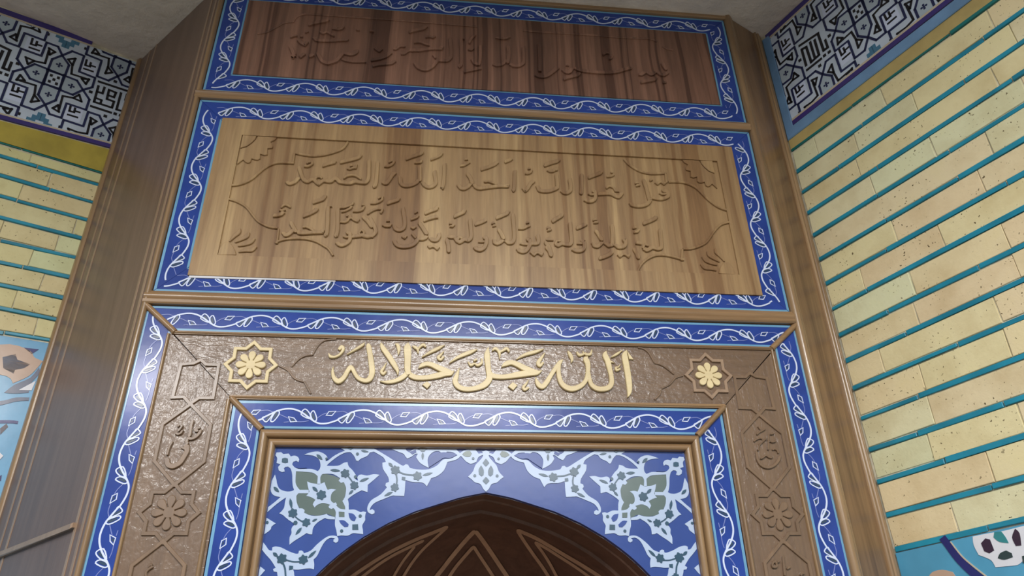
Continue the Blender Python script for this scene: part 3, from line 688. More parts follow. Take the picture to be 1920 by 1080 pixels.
TB = '''*0,640 50,690 88,742 | 0,828 50,835 100,820 130,790 133,760 115,715 80,650 | ~45,628 90,600 130,585 165,585 | ~165,620 180,600 188,580 | 97,395 120,385 135,350 143,260 148,165 | 165,350 190,365 220,362 245,335 275,290 300,265 |
312,290 318,350 345,380 390,388 440,378 485,355 510,325 | 510,345 530,375 570,398 610,395 645,375 660,345 655,300 650,240 | *503,335 503,270 500,195 | 700,405 715,400 728,350 735,260 738,180 | 385,150 440,130 500,110 530,95 540,78 | ~600,152 650,135 690,115 710,90 |
~190,210 225,212 255,200 275,185 290,160 | ~230,172 262,160 | ~455,178 490,178 520,170 530,150 | ~68,535 110,535 150,522 180,500 188,470 | ~140,490 168,476 | 218,542 270,525 315,510 335,488 | ~170,725 200,738 240,738 262,715 | ~208,690 240,688 |
262,730 275,760 310,778 350,772 380,745 388,700 382,640 370,565 | 262,860 272,885 300,912 350,925 410,920 460,900 490,870 500,845 | ~340,825 370,842 395,818 | 495,855 530,855 560,845 580,825 | *495,692 530,745 568,805 | ~425,800 440,818 462,842 |
540,692 590,675 640,662 665,660 | 580,840 605,862 640,868 670,855 690,820 688,790 | ~568,905 590,925 620,915 655,940 680,915 | ~425,680 450,672 480,660 500,640 | ~460,620 488,605 | ~420,745 445,758 475,740 | 552,630 600,610 655,590 672,565 |
*738,838 752,890 758,962 | 740,833 780,838 820,836 | 820,868 850,885 880,875 900,860 940,868 | *~832,850 850,828 880,838 | ~760,712 785,712 | ~765,738 795,738 815,720 | 808,660 860,635 895,620 913,592'''
carve(p2, 'raised_letter', 'panel', ZB, TB, 30, FH-.001, FH+.0060)
TC = '''~60,160 95,155 125,140 150,125 | ~100,102 130,99 | 28,320 35,335 60,360 100,365 140,345 165,318 | *120,215 150,260 170,315 | 165,320 190,350 230,363 300,355 400,343 480,342 495,320 | ~*268,292 305,288 345,300 385,315 |
525,382 540,375 550,350 555,250 557,190 | 245,195 310,175 370,150 400,125 | 455,128 500,112 525,95 | 600,350 630,383 660,365 690,320 720,292 | 722,330 745,375 790,388 850,385 900,368 930,350 | ~630,225 665,225 690,210 700,190 | ~655,185 680,180 |
800,160 850,145 900,125 939,110 | ~820,195 850,208 885,205 910,180 | *915,345 912,290 905,220 | 10,612 60,590 100,570 118,543 | 0,793 25,825 60,837 100,815 130,822 165,800 175,760 170,690 165,618 | ~*30,805 45,778 70,785 | 172,870 180,882 200,898 240,905 280,885 305,840 308,790 290,772 260,768 |
~218,825 250,828 282,825 | 192,680 240,665 275,650 297,637 | 340,800 350,835 385,850 420,838 450,815 | *395,705 420,745 445,800 | 450,820 480,842 520,840 545,815 552,770 548,680 540,575 | 380,625 430,605 480,582 500,555 | ~335,665 368,660 | ~345,688 378,682 |
550,885 570,910 610,922 650,910 680,870 692,830 680,790 640,782 | ~582,840 620,850 680,850 | 680,850 730,850 755,840 765,810 755,755 | ~570,712 615,712 655,695 680,682 | ~640,660 668,654 | ~670,915 710,945 740,925 775,945 795,920 | *805,815 842,870 865,945 | 815,808 880,810 |
885,835 895,852 912,862 939,862 | ~820,700 842,700 | ~828,730 858,720 | 875,655 900,640 939,615'''
carve(p2, 'raised_letter', 'panel', ZC_, TC, 30, FH-.001, FH+.0058)
TD = '''10,118 60,98 120,82 152,58 | ~25,155 60,165 90,158 125,150 130,120 | 145,345 180,370 220,370 255,345 262,310 258,270 250,222 | *338,372 345,300 345,185 | 362,430 400,448 440,448 475,430 490,395 485,350 455,322 | ~400,370 430,383 475,382 | 495,382 560,378 610,380 650,400 685,410 710,395 732,365 |
~575,322 600,305 630,315 650,345 690,350 | 410,232 460,212 520,190 542,168 | ~575,215 620,212 650,195 | ~*612,172 632,165 | 778,455 800,480 850,493 910,490 960,470 990,435 992,415 | 992,415 1040,425 1090,425 1135,410 1157,390 1150,350 1115,328 1078,330 | *912,232 940,320 968,428 | ~1055,365 1090,378 1140,375 |
~835,275 870,272 | ~845,300 885,292 | ~975,252 1000,240 | ~1015,265 1045,285 1070,265 1100,285 1125,268 | 80,635 130,605 170,580 182,560 | 95,840 130,857 165,840 200,848 240,848 265,825 270,790 262,710 255,628 | *~100,835 115,800 150,800 | 25,797 85,798 | *15,850 48,890 68,945 | ~25,690 60,685 | ~35,710 70,700 |
250,885 290,905 340,905 375,885 388,850 380,800 340,786 | ~300,830 340,832 370,828 | 300,698 350,680 398,655 | 430,820 450,855 490,865 520,850 550,820 | *470,700 500,740 535,800 | 550,830 590,858 630,850 645,842 | *622,845 630,750 622,650 | 640,845 680,873 730,870 760,845 765,800 745,782 715,785 | 508,975 560,960 610,938 640,912 |
~670,930 700,953 735,930 775,955 795,930 | ~448,615 488,610 | ~455,640 500,635 | 905,880 940,900 975,890 1000,875 1040,888 1080,880 1095,855 1090,780 1080,690 | *~905,870 925,832 960,845 | 840,828 895,836 | *822,865 852,915 870,965 | ~815,690 850,682 | ~825,730 865,722 882,700 | 915,655 980,630 1030,605 1048,582'''
carve(p2, 'raised_letter', 'panel', ZD, TD, 31, FH-.001, FH+.0060)
Z7, Z8 = Zm(F, 400, 240, 6.75), Zm(F, 395, 370, 7.2)
ZRU, ZRL = Zm(F, 1160, 270, 7.385), Zm(F, 1160, 400, 6.62)
carve(p2, 'cartouche_ridge', 'panel', Z7, '238,745 330,733 420,703 500,660 570,600 640,540 720,490 800,462 880,458 1020,465|1020,465 1040,335|1040,335 1100,350 1250,372 1400,360 1560,318 1660,268 1716,190', 26, FH-.001, BH-.0005, taper=0)
carve(p2, 'cartouche_ridge', 'panel', Z8, '240,40 350,75 450,130 510,190 570,270 640,345 740,400 820,425 905,432|905,432 880,632|880,635 950,600 1050,580 1180,575 1300,582 1420,615 1520,670 1584,715 1640,800', 26, FH-.001, BH-.0005, taper=0)
carve(p2, 'cartouche_ridge', 'panel', ZRU, '60,225 120,290 200,350 300,400 400,425 500,430 660,422|675,545 665,425|690,545 800,545 900,555 1000,590 1080,640 1150,710 1230,790 1320,860 1400,905 1490,935', 28, FH-.001, BH-.0005, taper=0)
carve(p2, 'cartouche_ridge', 'panel', ZRL, '800,458 900,455 1000,425 1080,385 1130,330 1190,240 1260,165 1320,138 1375,128|790,595 800,458|245,735 280,660 350,590 440,545 520,535 600,542 700,565 805,595', 25, FH-.001, BH-.0005, taper=0)
for mir in (False, True):
    z = Zm(F, 400, 240, 6.75, mir); b = MB()
    P = z.pts('345,275 305,465 380,410 410,440 440,452 470,440 488,395 530,410 565,412 595,395 597,338 650,353 688,345 688,268 750,262 757,240 725,185 780,160 805,130 565,115 550,150 500,200 430,250'); b.poly(F, P, FH-.001, BH-.001, .001)
    b.build('corner_flower', M['panel'], p2)
    b = MB(); P = z.pts('375,100 345,262 420,240 480,200 530,150 548,112'); b.poly(F, P, FH-.001, BH-.001, .001); b.build('flower_heart', M['panel'], p2)
    z = Zm(F, 395, 370, 7.2, mir); b = MB()
    for q in ('255,600,20 320,530,44 380,480,50 400,430,20', '330,610,24 415,570,50 490,530,54 520,480,22', '370,660,24 445,640,52 540,610,58 598,560,24', '380,740,24 480,720,50 560,715,54 620,670,24'):
        b.stroke(F, z.pts(q), .01, FH-.001, BH-.001, n=4, bev=.0012)
    b.build('corner_petals', M['panel'], p2)
    b = MB(); b.poly(F, soften(z.pts('100,785 125,690 200,605 280,640 330,720 345,785')), FH-.001, BH-.0015, .001); b.build('flower_heart', M['panel'], p2)
# --- one-line top panel
p1 = thing('inscription_board', 'dark reddish striped carved wooden panel with one raised line, at the very top', 'carved board', F.at(0, 1.598, 0))
board(p1, 'panel_board', -.7385, .7375, 1.5975, 1.9115, -.010, .0050, 'panel_dark', .0015)
ZE, ZF, ZG, Z4 = Zm(F, 520, 40, 7.385), Zm(F, 740, 50, 7.385), Zm(F, 980, 60, 6), Zm(F, 360, 0, 3.556)
h0, h1 = .0040, .0118
carve(p1, 'raised_letter', 'panel_dark', ZE, '''440,95 520,72 640,50 700,35 725,15 | ~395,195 440,178 | ~190,262 240,245 285,240 | ~320,250 360,255 | 275,300 330,350 390,375 440,325 | ~585,185 640,212 690,195 740,225 790,245 | 490,265 540,308 640,318 760,318 880,308 960,305 995,285 | ~760,140 800,148 850,155 900,145 935,110 | ~820,135 848,125 |
160,380 200,470 225,545 270,480 | 300,520 330,540 400,490 | 450,535 490,525 520,505 | 540,480 600,590 690,632 760,620 840,590 890,540 925,490 | 925,490 1020,508 1080,495 1120,465 1130,430 | ~890,565 960,590 1060,605 1230,603 | ~1340,410 1410,455 1465,420 | 1300,585 1420,565 1520,530 1595,475 | 1325,665 1420,645 1580,630 1650,590 | ~1095,155 1140,165 | ~1280,175 1340,182 |
1605,425 1650,425 1700,390 1770,390 | ~1720,495 1770,490 1830,450 1880,455''', 40, h0, h1, bev=.001)
carve(p1, 'raised_letter', 'panel_dark', ZF, '''0,352 40,345 80,315 150,310 | 90,420 140,418 205,375 330,378 500,355 650,352 680,315 | 205,122 300,95 400,75 460,35 | ~430,185 480,180 530,192 570,170 | ~270,262 350,258 420,285 480,298 | 255,540 310,610 390,645 470,640 550,590 610,515 | 610,515 680,520 740,515 790,475 805,420 800,300 785,190 | ~520,430 560,475 | 895,605 920,590 945,545 945,400 940,210 |
960,670 1060,650 1200,620 | ~1040,270 1070,210 1125,150 | ~1010,355 1060,365 1100,340 | 1050,490 1090,550 1150,570 1190,550 1205,430 1200,300 | 1350,560 1400,580 1470,575 1520,550 1560,500 | *1560,540 1575,420 1565,300 | 1580,560 1640,590 1720,590 1780,560 1805,520 1805,420 1805,310 | ~1390,190 1460,205 1540,205 1600,180''', 40, h0, h1, bev=.001)
carve(p1, 'raised_letter', 'panel_dark', ZG, '''130,515 170,535 220,542 280,530 340,490 410,435 | 430,455 470,488 510,495 545,480 570,440 | 570,440 640,470 760,488 900,497 1040,490 1150,460 1225,440 | ~480,405 515,410 | 460,568 540,545 620,525 650,495 | ~900,290 940,268 965,275 | ~970,335 1000,325 1015,295 | 1300,515 1340,515 1380,488 | 1380,488 1430,515 1465,510 1495,485 | 1495,485 1540,515 1590,520 1640,490 | 1325,605 1400,590 1480,575 1510,540 | *1560,370 1580,410 1610,455 | *185,155 186,300 190,470 | ~1570,602 1610,598''', 34, h0, h1, bev=.001)
carve(p1, 'cartouche_ridge', 'panel_dark', Z4, '440,240 500,230 560,200 620,168 682,162|682,162 700,132 740,112 800,110 900,118 1200,138 1560,165 1900,192', 12, h0, .0080, taper=0)
carve(p1, 'cartouche_ridge', 'panel_dark', ZG, '0,10 250,28 700,55 1150,90 1410,100 1500,130|1565,185 1610,212 1690,230', 20, h0, .0080, taper=0)

# ------------------------------------------------------------------ inscription beam and its two pilasters
def star(cx, cy, R, w_, h0_, h1_, mb, rot=0):
    P = [(cx+R*(1 if k % 2 == 0 else .7654)*math.sin(math.pi*k/8), cy+R*(1 if k % 2 == 0 else .7654)*math.cos(math.pi*k/8)) for k in range(16)]
    mb.stroke(F, P[::-1], w_, h0_, h1_, n=1, bev=.001, closed=True)
def rosette(cx, cy, r, h0_, h1_, mb):
    for k in range(8):
        a = math.pi*k/4; d = (math.sin(a), math.cos(a)); n_ = (d[1], -d[0])
        Q = [(0, -.03), (.30, -.10), (.55, -.205), (.78, -.24), (.94, -.15), (1.0, 0), (.94, .15), (.78, .24), (.55, .205), (.30, .10), (0, .03)]
        mb.poly(F, soften([(cx+r*(p*d[0]+q*n_[0]), cy+r*(p*d[1]+q*n_[1])) for p, q in Q][::-1], 2), h0_, h1_+.0001*(k % 2), .0012)
    mb.poly(F, [(cx+r*.33*math.cos(t), cy+r*.33*math.sin(t)) for t in [math.pi*k/6 for k in range(12)]], h0_, h1_+.0002, .0008)
def lip(root, p0, p1, w_, h, m, m0=0, m1=0, sq=False):
    b = MB(); b.mould(F, p0, p1, [(0, -.01), (0, h*.7)]+[(w_*(.15+.7*k/6), h*.7+h*.4*math.sin(math.pi*k/6)) for k in range(7)]+[(w_, h*.7), (w_, -.01)], m0, m1); b.build('edge_lip', M[m], root, 50)
beam = thing('inscription_beam', 'carved wooden beam with a large gilt inscription between two eight-pointed stars', 'carved beam', F.at(0, .60, 0))
b = MB(); b.poly(F, [(-.7475, .7675), (-.5795, .5995), (.5795, .5995), (.7475, .7675)], -.014, .0005); b.build('beam_board', M['carved'], beam)
lip(beam, (.7475, .7595), (-.7475, .7595), .0085, .0075, 'frame') if False else lip(beam, (-.7465, .7595), (.7465, .7595), .0085, .0075, 'frame')
lip(beam, (-.588, .600), (.588, .600), .0095, .0075, 'frame')
Z9, Z12 = Zm(F, 260, 560, 3.858), Zm(F, 1180, 580, 3.858)
BF = .0002
for z, t in ((Z9, '1105,495 1160,440 1210,415 1258,410|1258,410 1300,340 1350,304 1430,296|1020,490 1080,522 1130,580 1200,605|1200,605 1245,690'), (Z12, '60,280 100,288 140,320 180,390|180,390 240,410 320,470|385,482 330,500 290,545 230,575|230,575 215,620 180,655')):
    b = MB()
    for q in t.split('|'): b.stroke(F, z.pts(q), .0042, BF, .0042, n=4, bev=.001)
    b.build('cartouche_ridge', M['relief'], beam)
for cx, m1, m2 in ((-.5525, 'gold', 'gold'), (.5575, 'inlay', 'gold')):
    b = MB(); star(cx, .6850, .0575, .0078, BF, .0062, b); s_ = b.build('eight_pointed_star', M[m1], beam)
    b = MB(); rosette(cx, .6850, .0345, BF, .0070, b); b.build('rosette', M[m2], s_)
G1, G2 = Zm(F, 600, 600, 6), Zm(F, 900, 600, 6)
GL = '''215,345,30 245,312,38 264,340,34 228,395,26 170,425,24 118,420,30 102,385,8 | 305,398,8 400,342,26 480,292,30 502,266,8 | 550,275,10 548,300,50 565,400,58 582,520,62 588,600,64 562,670,60 510,693,48 440,668,44 400,622,42 370,565,42 345,545,52 315,582,48 270,658,52 210,700,56 160,660,44 145,590,28 152,538,6 |
688,268,12 706,320,50 780,425,58 840,520,54 872,580,34 874,628,6 | 992,270,10 985,320,76 988,450,72 985,560,66 1000,625,60 | 990,600,50 930,652,56 850,692,46 760,708,36 675,698,8 | 1010,625,60 1060,650,60 1120,660,56 1220,655,56 1320,635,66 1410,615,60 1470,612,46 1505,582,8 | 1108,553,8 1145,522,44 1200,503,52 1260,515,56 1340,552,64 1420,585,66 1485,600,34 |
845,285,8 872,290,34 888,340,38 880,405,6 | 1040,305,10 1070,318,34 1098,340,30 1104,388,8 | 1102,345,20 1130,308,26 1165,290,32 1190,315,20 | 748,492,6 716,550,28 692,590,32 714,615,30 742,585,24 | 1145,428,8 1230,378,30 1330,328,36 1402,293,8 | 1395,362,6 1360,400,26 1330,432,34 1358,455,30 1392,420,24 |
1455,493,8 1560,425,36 1690,372,42 1768,343,8 | 1665,480,12 1695,518,28 1738,502,20 1772,520,28 1818,490,28 1815,442,12 | 1728,470,18 1762,452,24'''
GR = '''-38,550,6 -65,640,50 -80,700,58 -40,762,58 40,785,56 150,775,56 250,740,66 300,680,66 -1,-1,0'''
# the long lam of the middle word crosses both windows: drawn in the left one
GLAM = '1568,548,6 1535,640,48 1520,702,58 1558,760,58 1640,787,56 1750,777,56 1848,738,68 1902,672,68 1898,600,60 1885,500,60 1878,400,62 1892,318,10'
GR = '''100,610,60 150,640,58 240,650,52 340,640,58 450,620,70 560,607,66 640,604,46 692,578,8 | 240,538,8 285,505,52 350,488,56 420,512,60 500,552,66 590,588,60 655,598,36 | 135,355,14 168,332,34 200,352,30 218,390,28 218,452,6 | 222,372,22 262,350,28 298,332,34 326,368,20 |
408,452,8 500,402,34 620,368,36 712,338,8 | 728,378,6 692,430,30 652,490,44 672,524,34 708,486,24 | 547,678,6 516,728,24 484,765,32 502,790,34 545,768,24 |
622,653,6 635,700,38 660,742,54 702,758,54 748,708,54 800,622,46 860,532,46 902,480,40 928,458,8 | 905,470,20 885,520,42 880,600,48 895,680,52 930,740,58 985,775,62 1050,782,60 1130,750,52 1185,690,46 1208,600,46 1208,510,56 1188,450,62 1205,425,10 |
1215,600,40 1228,680,46 1252,740,50 1305,778,56 1370,787,56 1440,770,56 1474,720,54 1470,640,50 1450,550,56 1430,470,62 1402,405,58 1415,362,8 | 1645,352,8 1622,410,62 1640,520,66 1660,640,66 1674,760,60 1672,830,42 1655,878,6 | 985,360,16 1010,400,42 1030,450,34 1022,492,6 |
1085,368,16 1110,402,32 1150,398,24 1180,384,20 1192,398,28 1238,393,28 1252,345,12 | 1160,388,16 1155,362,10 | 1470,428,8 1530,395,26 1594,352,8 | 1572,508,6 1550,540,16 1522,546,20 1532,574,26 1572,560,18'''
kk = 0
for z, txt in ((G1, GL), (G1, GLAM), (G2, GR)):
    for q in txt.split('|'):
        if q.strip(): kk += 1; b = MB(); b.stroke(F, z.pts(q), .01, BF, .0072+.00016*(kk % 6), n=4, bev=.0013); b.build('gilt_letter', M['gold'], beam, 35)
for z, q in ((G1, '1150,738 1205,700 1245,738 1205,782'), (G2, '312,758 368,708 420,745 372,800'), (G2, '1648,358 1722,456 1672,450'), (G2, '1440,455 1512,492 1450,488')):
    b = MB(); b.poly(F, z.pts(q), BF, .0070, .001); b.build('gilt_dot', M['gold'], beam)

def pilaster(sg, label, letters, letter_zooms):
    t = thing('carved_pilaster', label, 'carved upright', F.at(sg*.665, FLOOR, 0))
    P = [(sg*.7495, .7655), (sg*.7495, FLOOR), (sg*.5795, FLOOR), (sg*.5795, .5975)]
    b = MB(); b.poly(F, P, -.014, .0005); b.build('pilaster_board', M['carved_v'], t)
    b = MB(); b.mould(F, (sg*.745-.0035, FLOOR), (sg*.745-.0035, .760), half_round(.0075, .0065, 6, .001)); b.build('edge_lip', M['frame_v'], t, 50)
    b = MB(); b.mould(F, (sg*.589+.0045, FLOOR), (sg*.589+.0045, .600), half_round(.0095, .0065, 6, .001)); b.build('edge_lip', M['frame_v'], t, 50)
    cx = sg*.6695; z = Zm(F, 260, 560, 3.858, sg > 0); W = .0080; top = .586
    b = MB(); Q = z.pts('375,765 440,722 540,722 583,483 490,480 455,447 402,472 310,480 248,718 330,715'); b.stroke(F, Q if sg < 0 else Q[::-1], W, BF, .0048, n=1, bev=.001, closed=True); b.build('carved_strapwork', M['relief'], t)
    v = top
    while v > FLOOR+.35:
        x1 = v-.1815; b = MB()
        b.stroke(F, [(cx, v), (cx+.0515, v-.0475), (cx+.0515, x1+.051), (cx, x1), (cx-.0515, x1+.051), (cx-.0515, v-.0475)][::-1], W, BF, .0048, n=1, bev=.001, closed=True); b.build('hexagon_cartouche', M['relief'], t)
        x2 = x1-.1157; cy = (x1+x2)/2; b = MB(); star(cx, cy, .0600, W, BF, .0046, b); s_ = b.build('eight_pointed_star', M['relief'], t)
        b = MB(); rosette(cx, cy, .0365, BF, .0052, b); b.build('rosette', M['relief'], s_)
        v = x2
    for z, txt, w_ in letters:
        for kk, q in enumerate(txt.split('|')):
            b = MB(); q = q.strip(); o_ = 0 if q[0] == '*' else 1; b.stroke(F, z.pts(q.lstrip('*')), z.w(w_, 400, 400), BF, .0056+.00015*(kk % 5), off=o_, n=4, bev=.001, taper=1)
            b.build('raised_letter', M['relief'], t, 35)
    return t
L1, R1 = Zm(F, 300, 760, 7.714), Zm(F, 1380, 780, 9)
pilaster(-1, 'carved wooden upright with hexagons, stars and short lettering, left of the arch', [
    (L1, '390,500 440,512 480,508 545,475 600,415 622,365|*590,330 548,335 520,365 560,385|*485,215 458,300 446,400 425,470|*405,500 392,530 405,575', 46), (L1, '65,780 78,860 110,905 180,926 250,905 330,850 390,760 432,680 440,600 395,555', 72),
    (L1, '*188,525 140,620 108,730|222,428 270,442 320,420 352,372|*258,320 290,290 325,305 300,345 268,385|312,632 382,668', 34),
    (Zm(F, 200, 980, 10.667), '*850,890 880,850 930,855|*940,880 860,930 800,1000 810,1080 900,1100', 50)], None)
pilaster(1, 'carved wooden upright with hexagons, stars and short lettering, right of the arch', [
    (R1, '318,600 312,640 330,740 380,830 450,882 530,900 610,880 680,830 730,760 748,690', 44), (R1, '345,330 400,290 450,262 490,238|355,190 392,242|295,445 340,415 390,395 432,402|372,600 390,520 440,460 508,398|405,740 450,722 495,685|495,685 540,715 580,726 612,710|*600,580 640,565 685,590 706,640|565,325 600,325 636,310|560,445 600,462 640,455 668,435|*535,330 528,450 532,580', 25),
    (Zm(F, 1400, 980, 10.8), '*600,850 560,790 510,830 520,900 580,900 600,850|610,830 660,800|810,960 880,920|*720,680 735,850 760,1080|*1080,1080 1100,1020 1150,1040', 46)], None)

# ------------------------------------------------------------------ mouldings round the opening
TWO = [(0, -.012)]+[(.010-.009*math.cos(math.pi*k/7), .002+.010*math.sin(math.pi*k/7)) for k in range(8)]+[(.0205, -.003)]+[(.029-.008*math.cos(math.pi*k/7), -.003+.008*math.sin(math.pi*k/7)) for k in range(8)]+[(.0375, -.014)]
t = thing('opening_moulding', 'rounded double wooden moulding framing the arched tile panel', 'moulding', F.at(0, FLOOR, 0))
for p0, p1, m0, m1 in (((.5105, .5315), (-.5105, .5315), 1, 1), ((-.5105, .5315), (-.5105, FLOOR), 1, 0), ((.5105, FLOOR), (.5105, .5315), 0, 1)):
    b = MB(); b.mould(F, p0, p1, TWO, m0, m1); b.build('moulding_length', M['frame' if p0[1] == p1[1] else 'frame_v'], t, 50)

# ------------------------------------------------------------------ arched spandrel of painted tile
ARC = [(0, .3962), (.051, .3862), (.077, .3788), (.14, .3592), (.16, .3525), (.2025, .3338), (.216, .3275), (.2586, .3030), (.2675, .2975), (.3145, .2625), (.3590, .2190), (.3870, .180), (.4080, .138), (.4230, .090), (.4320, .03), (.435, -.05)]
SP = catmull(ARC, 3); SH = -.012
t = thing('spandrel_tiles', 'cobalt blue arched spandrel tile panel with white palmette scrolls', 'tile panel', F.at(0, FLOOR, 0))
P = [(-.4735, .4945), (-.4735, FLOOR), (-.435, FLOOR)]+[(-u, v) for u, v in SP[::-1]]+SP[1:]+[(.435, FLOOR), (.4735, FLOOR), (.4735, .4945)]
b = MB(); b.poly(F, P, -.028, SH); b.build('glazed_field', M['blue2'], t)
S1, S2, S3 = (470, 820, 7.713), (690, 825, 7.713), (470, 940, 7.713)
SPAN = [  # layer, window, outline
 (1, 'G', S1, '640,475 782,482 890,500 960,535 1030,515 1140,520 1260,565 1345,640 1372,740 1350,850 1318,905 1350,960 1370,1020 1372,1140 1210,1135 1090,1090 980,1115 880,1110 780,1085 700,1010 655,920 645,820 640,700 632,600'),
 (2, 'W', S1, '1095,392 1200,395 1280,385 1340,350 1395,340 1412,400 1470,460 1515,525 1497,560 1520,600 1550,608 1535,560 1560,530 1600,520 1680,535 1774,515 1862,524 1774,600 1690,670 1685,775 1600,750 1520,790 1430,850 1390,890 1410,960 1412,1060 1355,1060 1360,990 1320,905 1355,850 1372,760 1370,700 1340,630 1300,642 1265,610 1290,575 1200,520 1120,508 1030,512 1000,560 1003,655 955,655 962,545 900,498 800,482 645,472 640,560 640,640 665,700 700,742 830,742 830,792 680,792 650,830 655,920 690,1010 740,1015 770,1045 760,1075 700,1090 600,1075 590,960 570,850 548,1015 480,1080 410,1085 470,1005 485,920 505,850 430,900 350,960 280,1020 228,1068 232,1000 330,925 420,848 340,830 292,790 275,720 290,620 340,520 360,590 372,660 410,730 500,765 580,762 618,742 600,690 592,600 590,520 570,440 530,405 490,410 470,430 482,475 440,485 395,460 385,410 420,372 362,352 372,280 345,240 362,200 430,195 460,222 540,215 570,258 620,245 670,262 693,300 682,340 650,320 605,335 590,370 620,410 680,438 780,438 880,440 960,470 990,440 1002,380 980,300 920,255 850,238 765,230 860,197 960,185 1040,210 1090,250 1106,285 1070,322 1110,318 1190,255 1290,200 1360,175 1290,130 1774,130 1774,190 1720,200 1680,250 1590,290 1550,325 1522,318 1490,250 1440,195 1370,200 1280,240 1180,310 1110,370'),
 (2, 'W', S1, '808,620 870,645 940,655 985,662 1060,630 1080,690 1105,742 1160,730 1228,740 1180,775 1155,820 1150,880 1165,915 1195,935 1225,925 1240,955 1228,985 1160,1022 1125,1005 1120,980 1142,960 1060,935 1010,938 950,965 915,1000 890,955 905,920 930,888 870,852 795,828 822,800 840,768 818,690'),
 (2, 'W', S3, '500,-70 600,-90 640,-30 650,20 690,90 740,88 772,115 762,150 870,192 1000,190 1090,165 1120,190 1210,212 1210,247 1110,242 1068,225 960,290 895,370 880,465 840,462 800,445 700,510 620,560 550,615 552,510 580,450 578,390 600,345 645,310 600,295 520,240 450,180 400,160 470,80'),
 (2, 'W', S3, '1170,0 1240,55 1290,92 1400,105 1500,105 1580,140 1620,132 1665,140 1650,200 1650,260 1610,330 1618,400 1622,462 1540,452 1470,448 1400,482 1300,480 1245,492 1230,400 1212,330 1215,230 1225,150 1200,90 1140,60'),
 (2, 'W', S3, '1340,-60 1395,-60 1412,20 1400,110 1360,110 1362,20'),
 (2, 'W', S3, '205,215 350,305 290,350 270,400 180,465'),
 (2, 'W', S3, '298,700 300,655 345,640 430,655 540,710 640,745 680,742 688,705 720,697 750,715 758,740 860,700 950,610 1050,530 1120,490 1190,482 1240,492 1262,530 1255,570 1225,588 1190,570 1190,540 1215,525 1150,515 1090,545 1040,605 990,700 950,780 900,830 910,900 905,972 850,960 760,965 680,978 600,975 615,1010 625,1080 680,1200 420,1200 380,1080 370,1012 322,1005 310,970 350,950 280,840 200,750 140,660 150,560 200,620 250,690'),
 (2, 'W', S3, '125,930 195,985 130,1060 80,1100'),
 (2, 'W', S2, '-60,85 0,95 80,105 200,170 330,250 480,345 520,350 545,332 580,340 592,365 620,390 740,410 880,405 1000,350 1090,265 1200,250 1310,195 1360,190 1290,260 1150,300 1100,420 1010,500 915,535 850,655 790,600 640,590 540,560 532,700 520,795 400,790 345,790 230,835 100,890 40,950 18,1000 60,985 92,1010 90,1045 55,1060 10,1040 -15,1000 -5,930 50,850 180,770 270,670 248,640 258,605 300,590 290,520 215,400 205,310 255,300 235,255 200,220 80,150 0,130 -60,115'),
 (2, 'W', S2, '330,105 520,105 560,140 595,160 640,125 700,110 790,140 870,112 1000,105 1240,108 1300,140 1345,185 1310,212 1230,160 1110,148 980,142 900,190 862,270 880,385 800,345 740,300 695,230 720,180 682,182 630,222 565,250 540,220 510,180 430,150'),
 (2, 'W', S2, '1005,128 1165,130 1100,190'),
 (2, 'W', S2, '1310,190 1400,130 1550,110 1605,180 1670,170 1718,180 1718,215 1660,200 1600,232 1570,300 1490,330 1420,292 1360,225'),
 (2, 'W', S2, '1718,125 1660,150 1640,130 1668,180 1660,230 1600,300 1555,350 1520,440 1450,515 1500,550 1550,595 1630,622 1670,690 1713,732 1718,725'),
 (3, 'B', S1, '645,420 760,425 800,425 700,432'),
 (3, 'G', S3, '1268,135 1350,140 1350,212 1272,210'),
 (3, 'B', S3, '1410,155 1480,168 1522,220 1500,272 1460,265 1425,225'), (3, 'B', S3, '1272,262 1345,262 1412,318 1400,355 1350,358 1300,312'),
 (3, 'B', S2, '1040,165 1230,170 1290,200 1190,245 1100,240 1020,290 880,380 900,250'),
 (3, 'G', S2, '1365,190 1410,150 1480,140 1505,180 1480,222 1420,225'),
 (3, 'B', S2, '600,155 690,120 700,160 640,190'),
 (3, 'T', S1, '445,290 487,278 528,290 530,345 487,352 440,342'), (3, 'T', S2, '730,105 850,105 815,150 770,150'),
 (3, 'T', S3, '1465,322 1548,318 1552,398 1465,400'), (3, 'T', S2, '1705,255 1745,315 1705,365 1662,315'), (3, 'T', S2, '1705,520 1755,575 1708,625 1660,575'),
 (3, 'T', S2, '1640,350 1678,420 1675,490 1645,510 1610,480 1605,410'), (3, 'T', S2, '490,515 540,522 535,570 485,560'), (3, 'T', S3, '548,920 605,925 600,970 545,985'),
 (3, 'T', S1, '1395,140 1480,140 1440,162')]
FLOW = [(S1, 1360, 505, 64), (S1, 1495, 680, 62), (S1, 1015, 818, 72), (S3, 600, 155, 68), (S3, 795, 292, 62), (S3, 440, 820, 76), (S3, 752, 832, 70), (S2, 395, 420, 68), (S2, 715, 505, 66), (S2, 385, 670, 60), (S3, 500, 1130, 66)]
LEAF = [(S1, (1145, 455), (1290, 468), 42), (S1, (1570, 622), (1705, 572), 40), (S1, (1480, 745), (1415, 810), 36), (S1, (885, 700), (965, 770), 46), (S1, (945, 228), (1030, 305), 46), (S1, (320, 700), (400, 775), 46), (S1, (1590, 172), (1700, 192), 30),
        (S3, (560, -60), (585, 95), 44), (S3, (880, 275), (955, 240), 30), (S3, (730, 365), (640, 470), 44), (S3, (310, 730), (385, 790), 50), (S3, (820, 810), (940, 700), 44), (S2, (295, 312), (360, 375), 44), (S2, (790, 495), (935, 458), 38), (S2, (355, 735), (232, 795), 40), (S2, (792, 160), (790, 268), 36)]
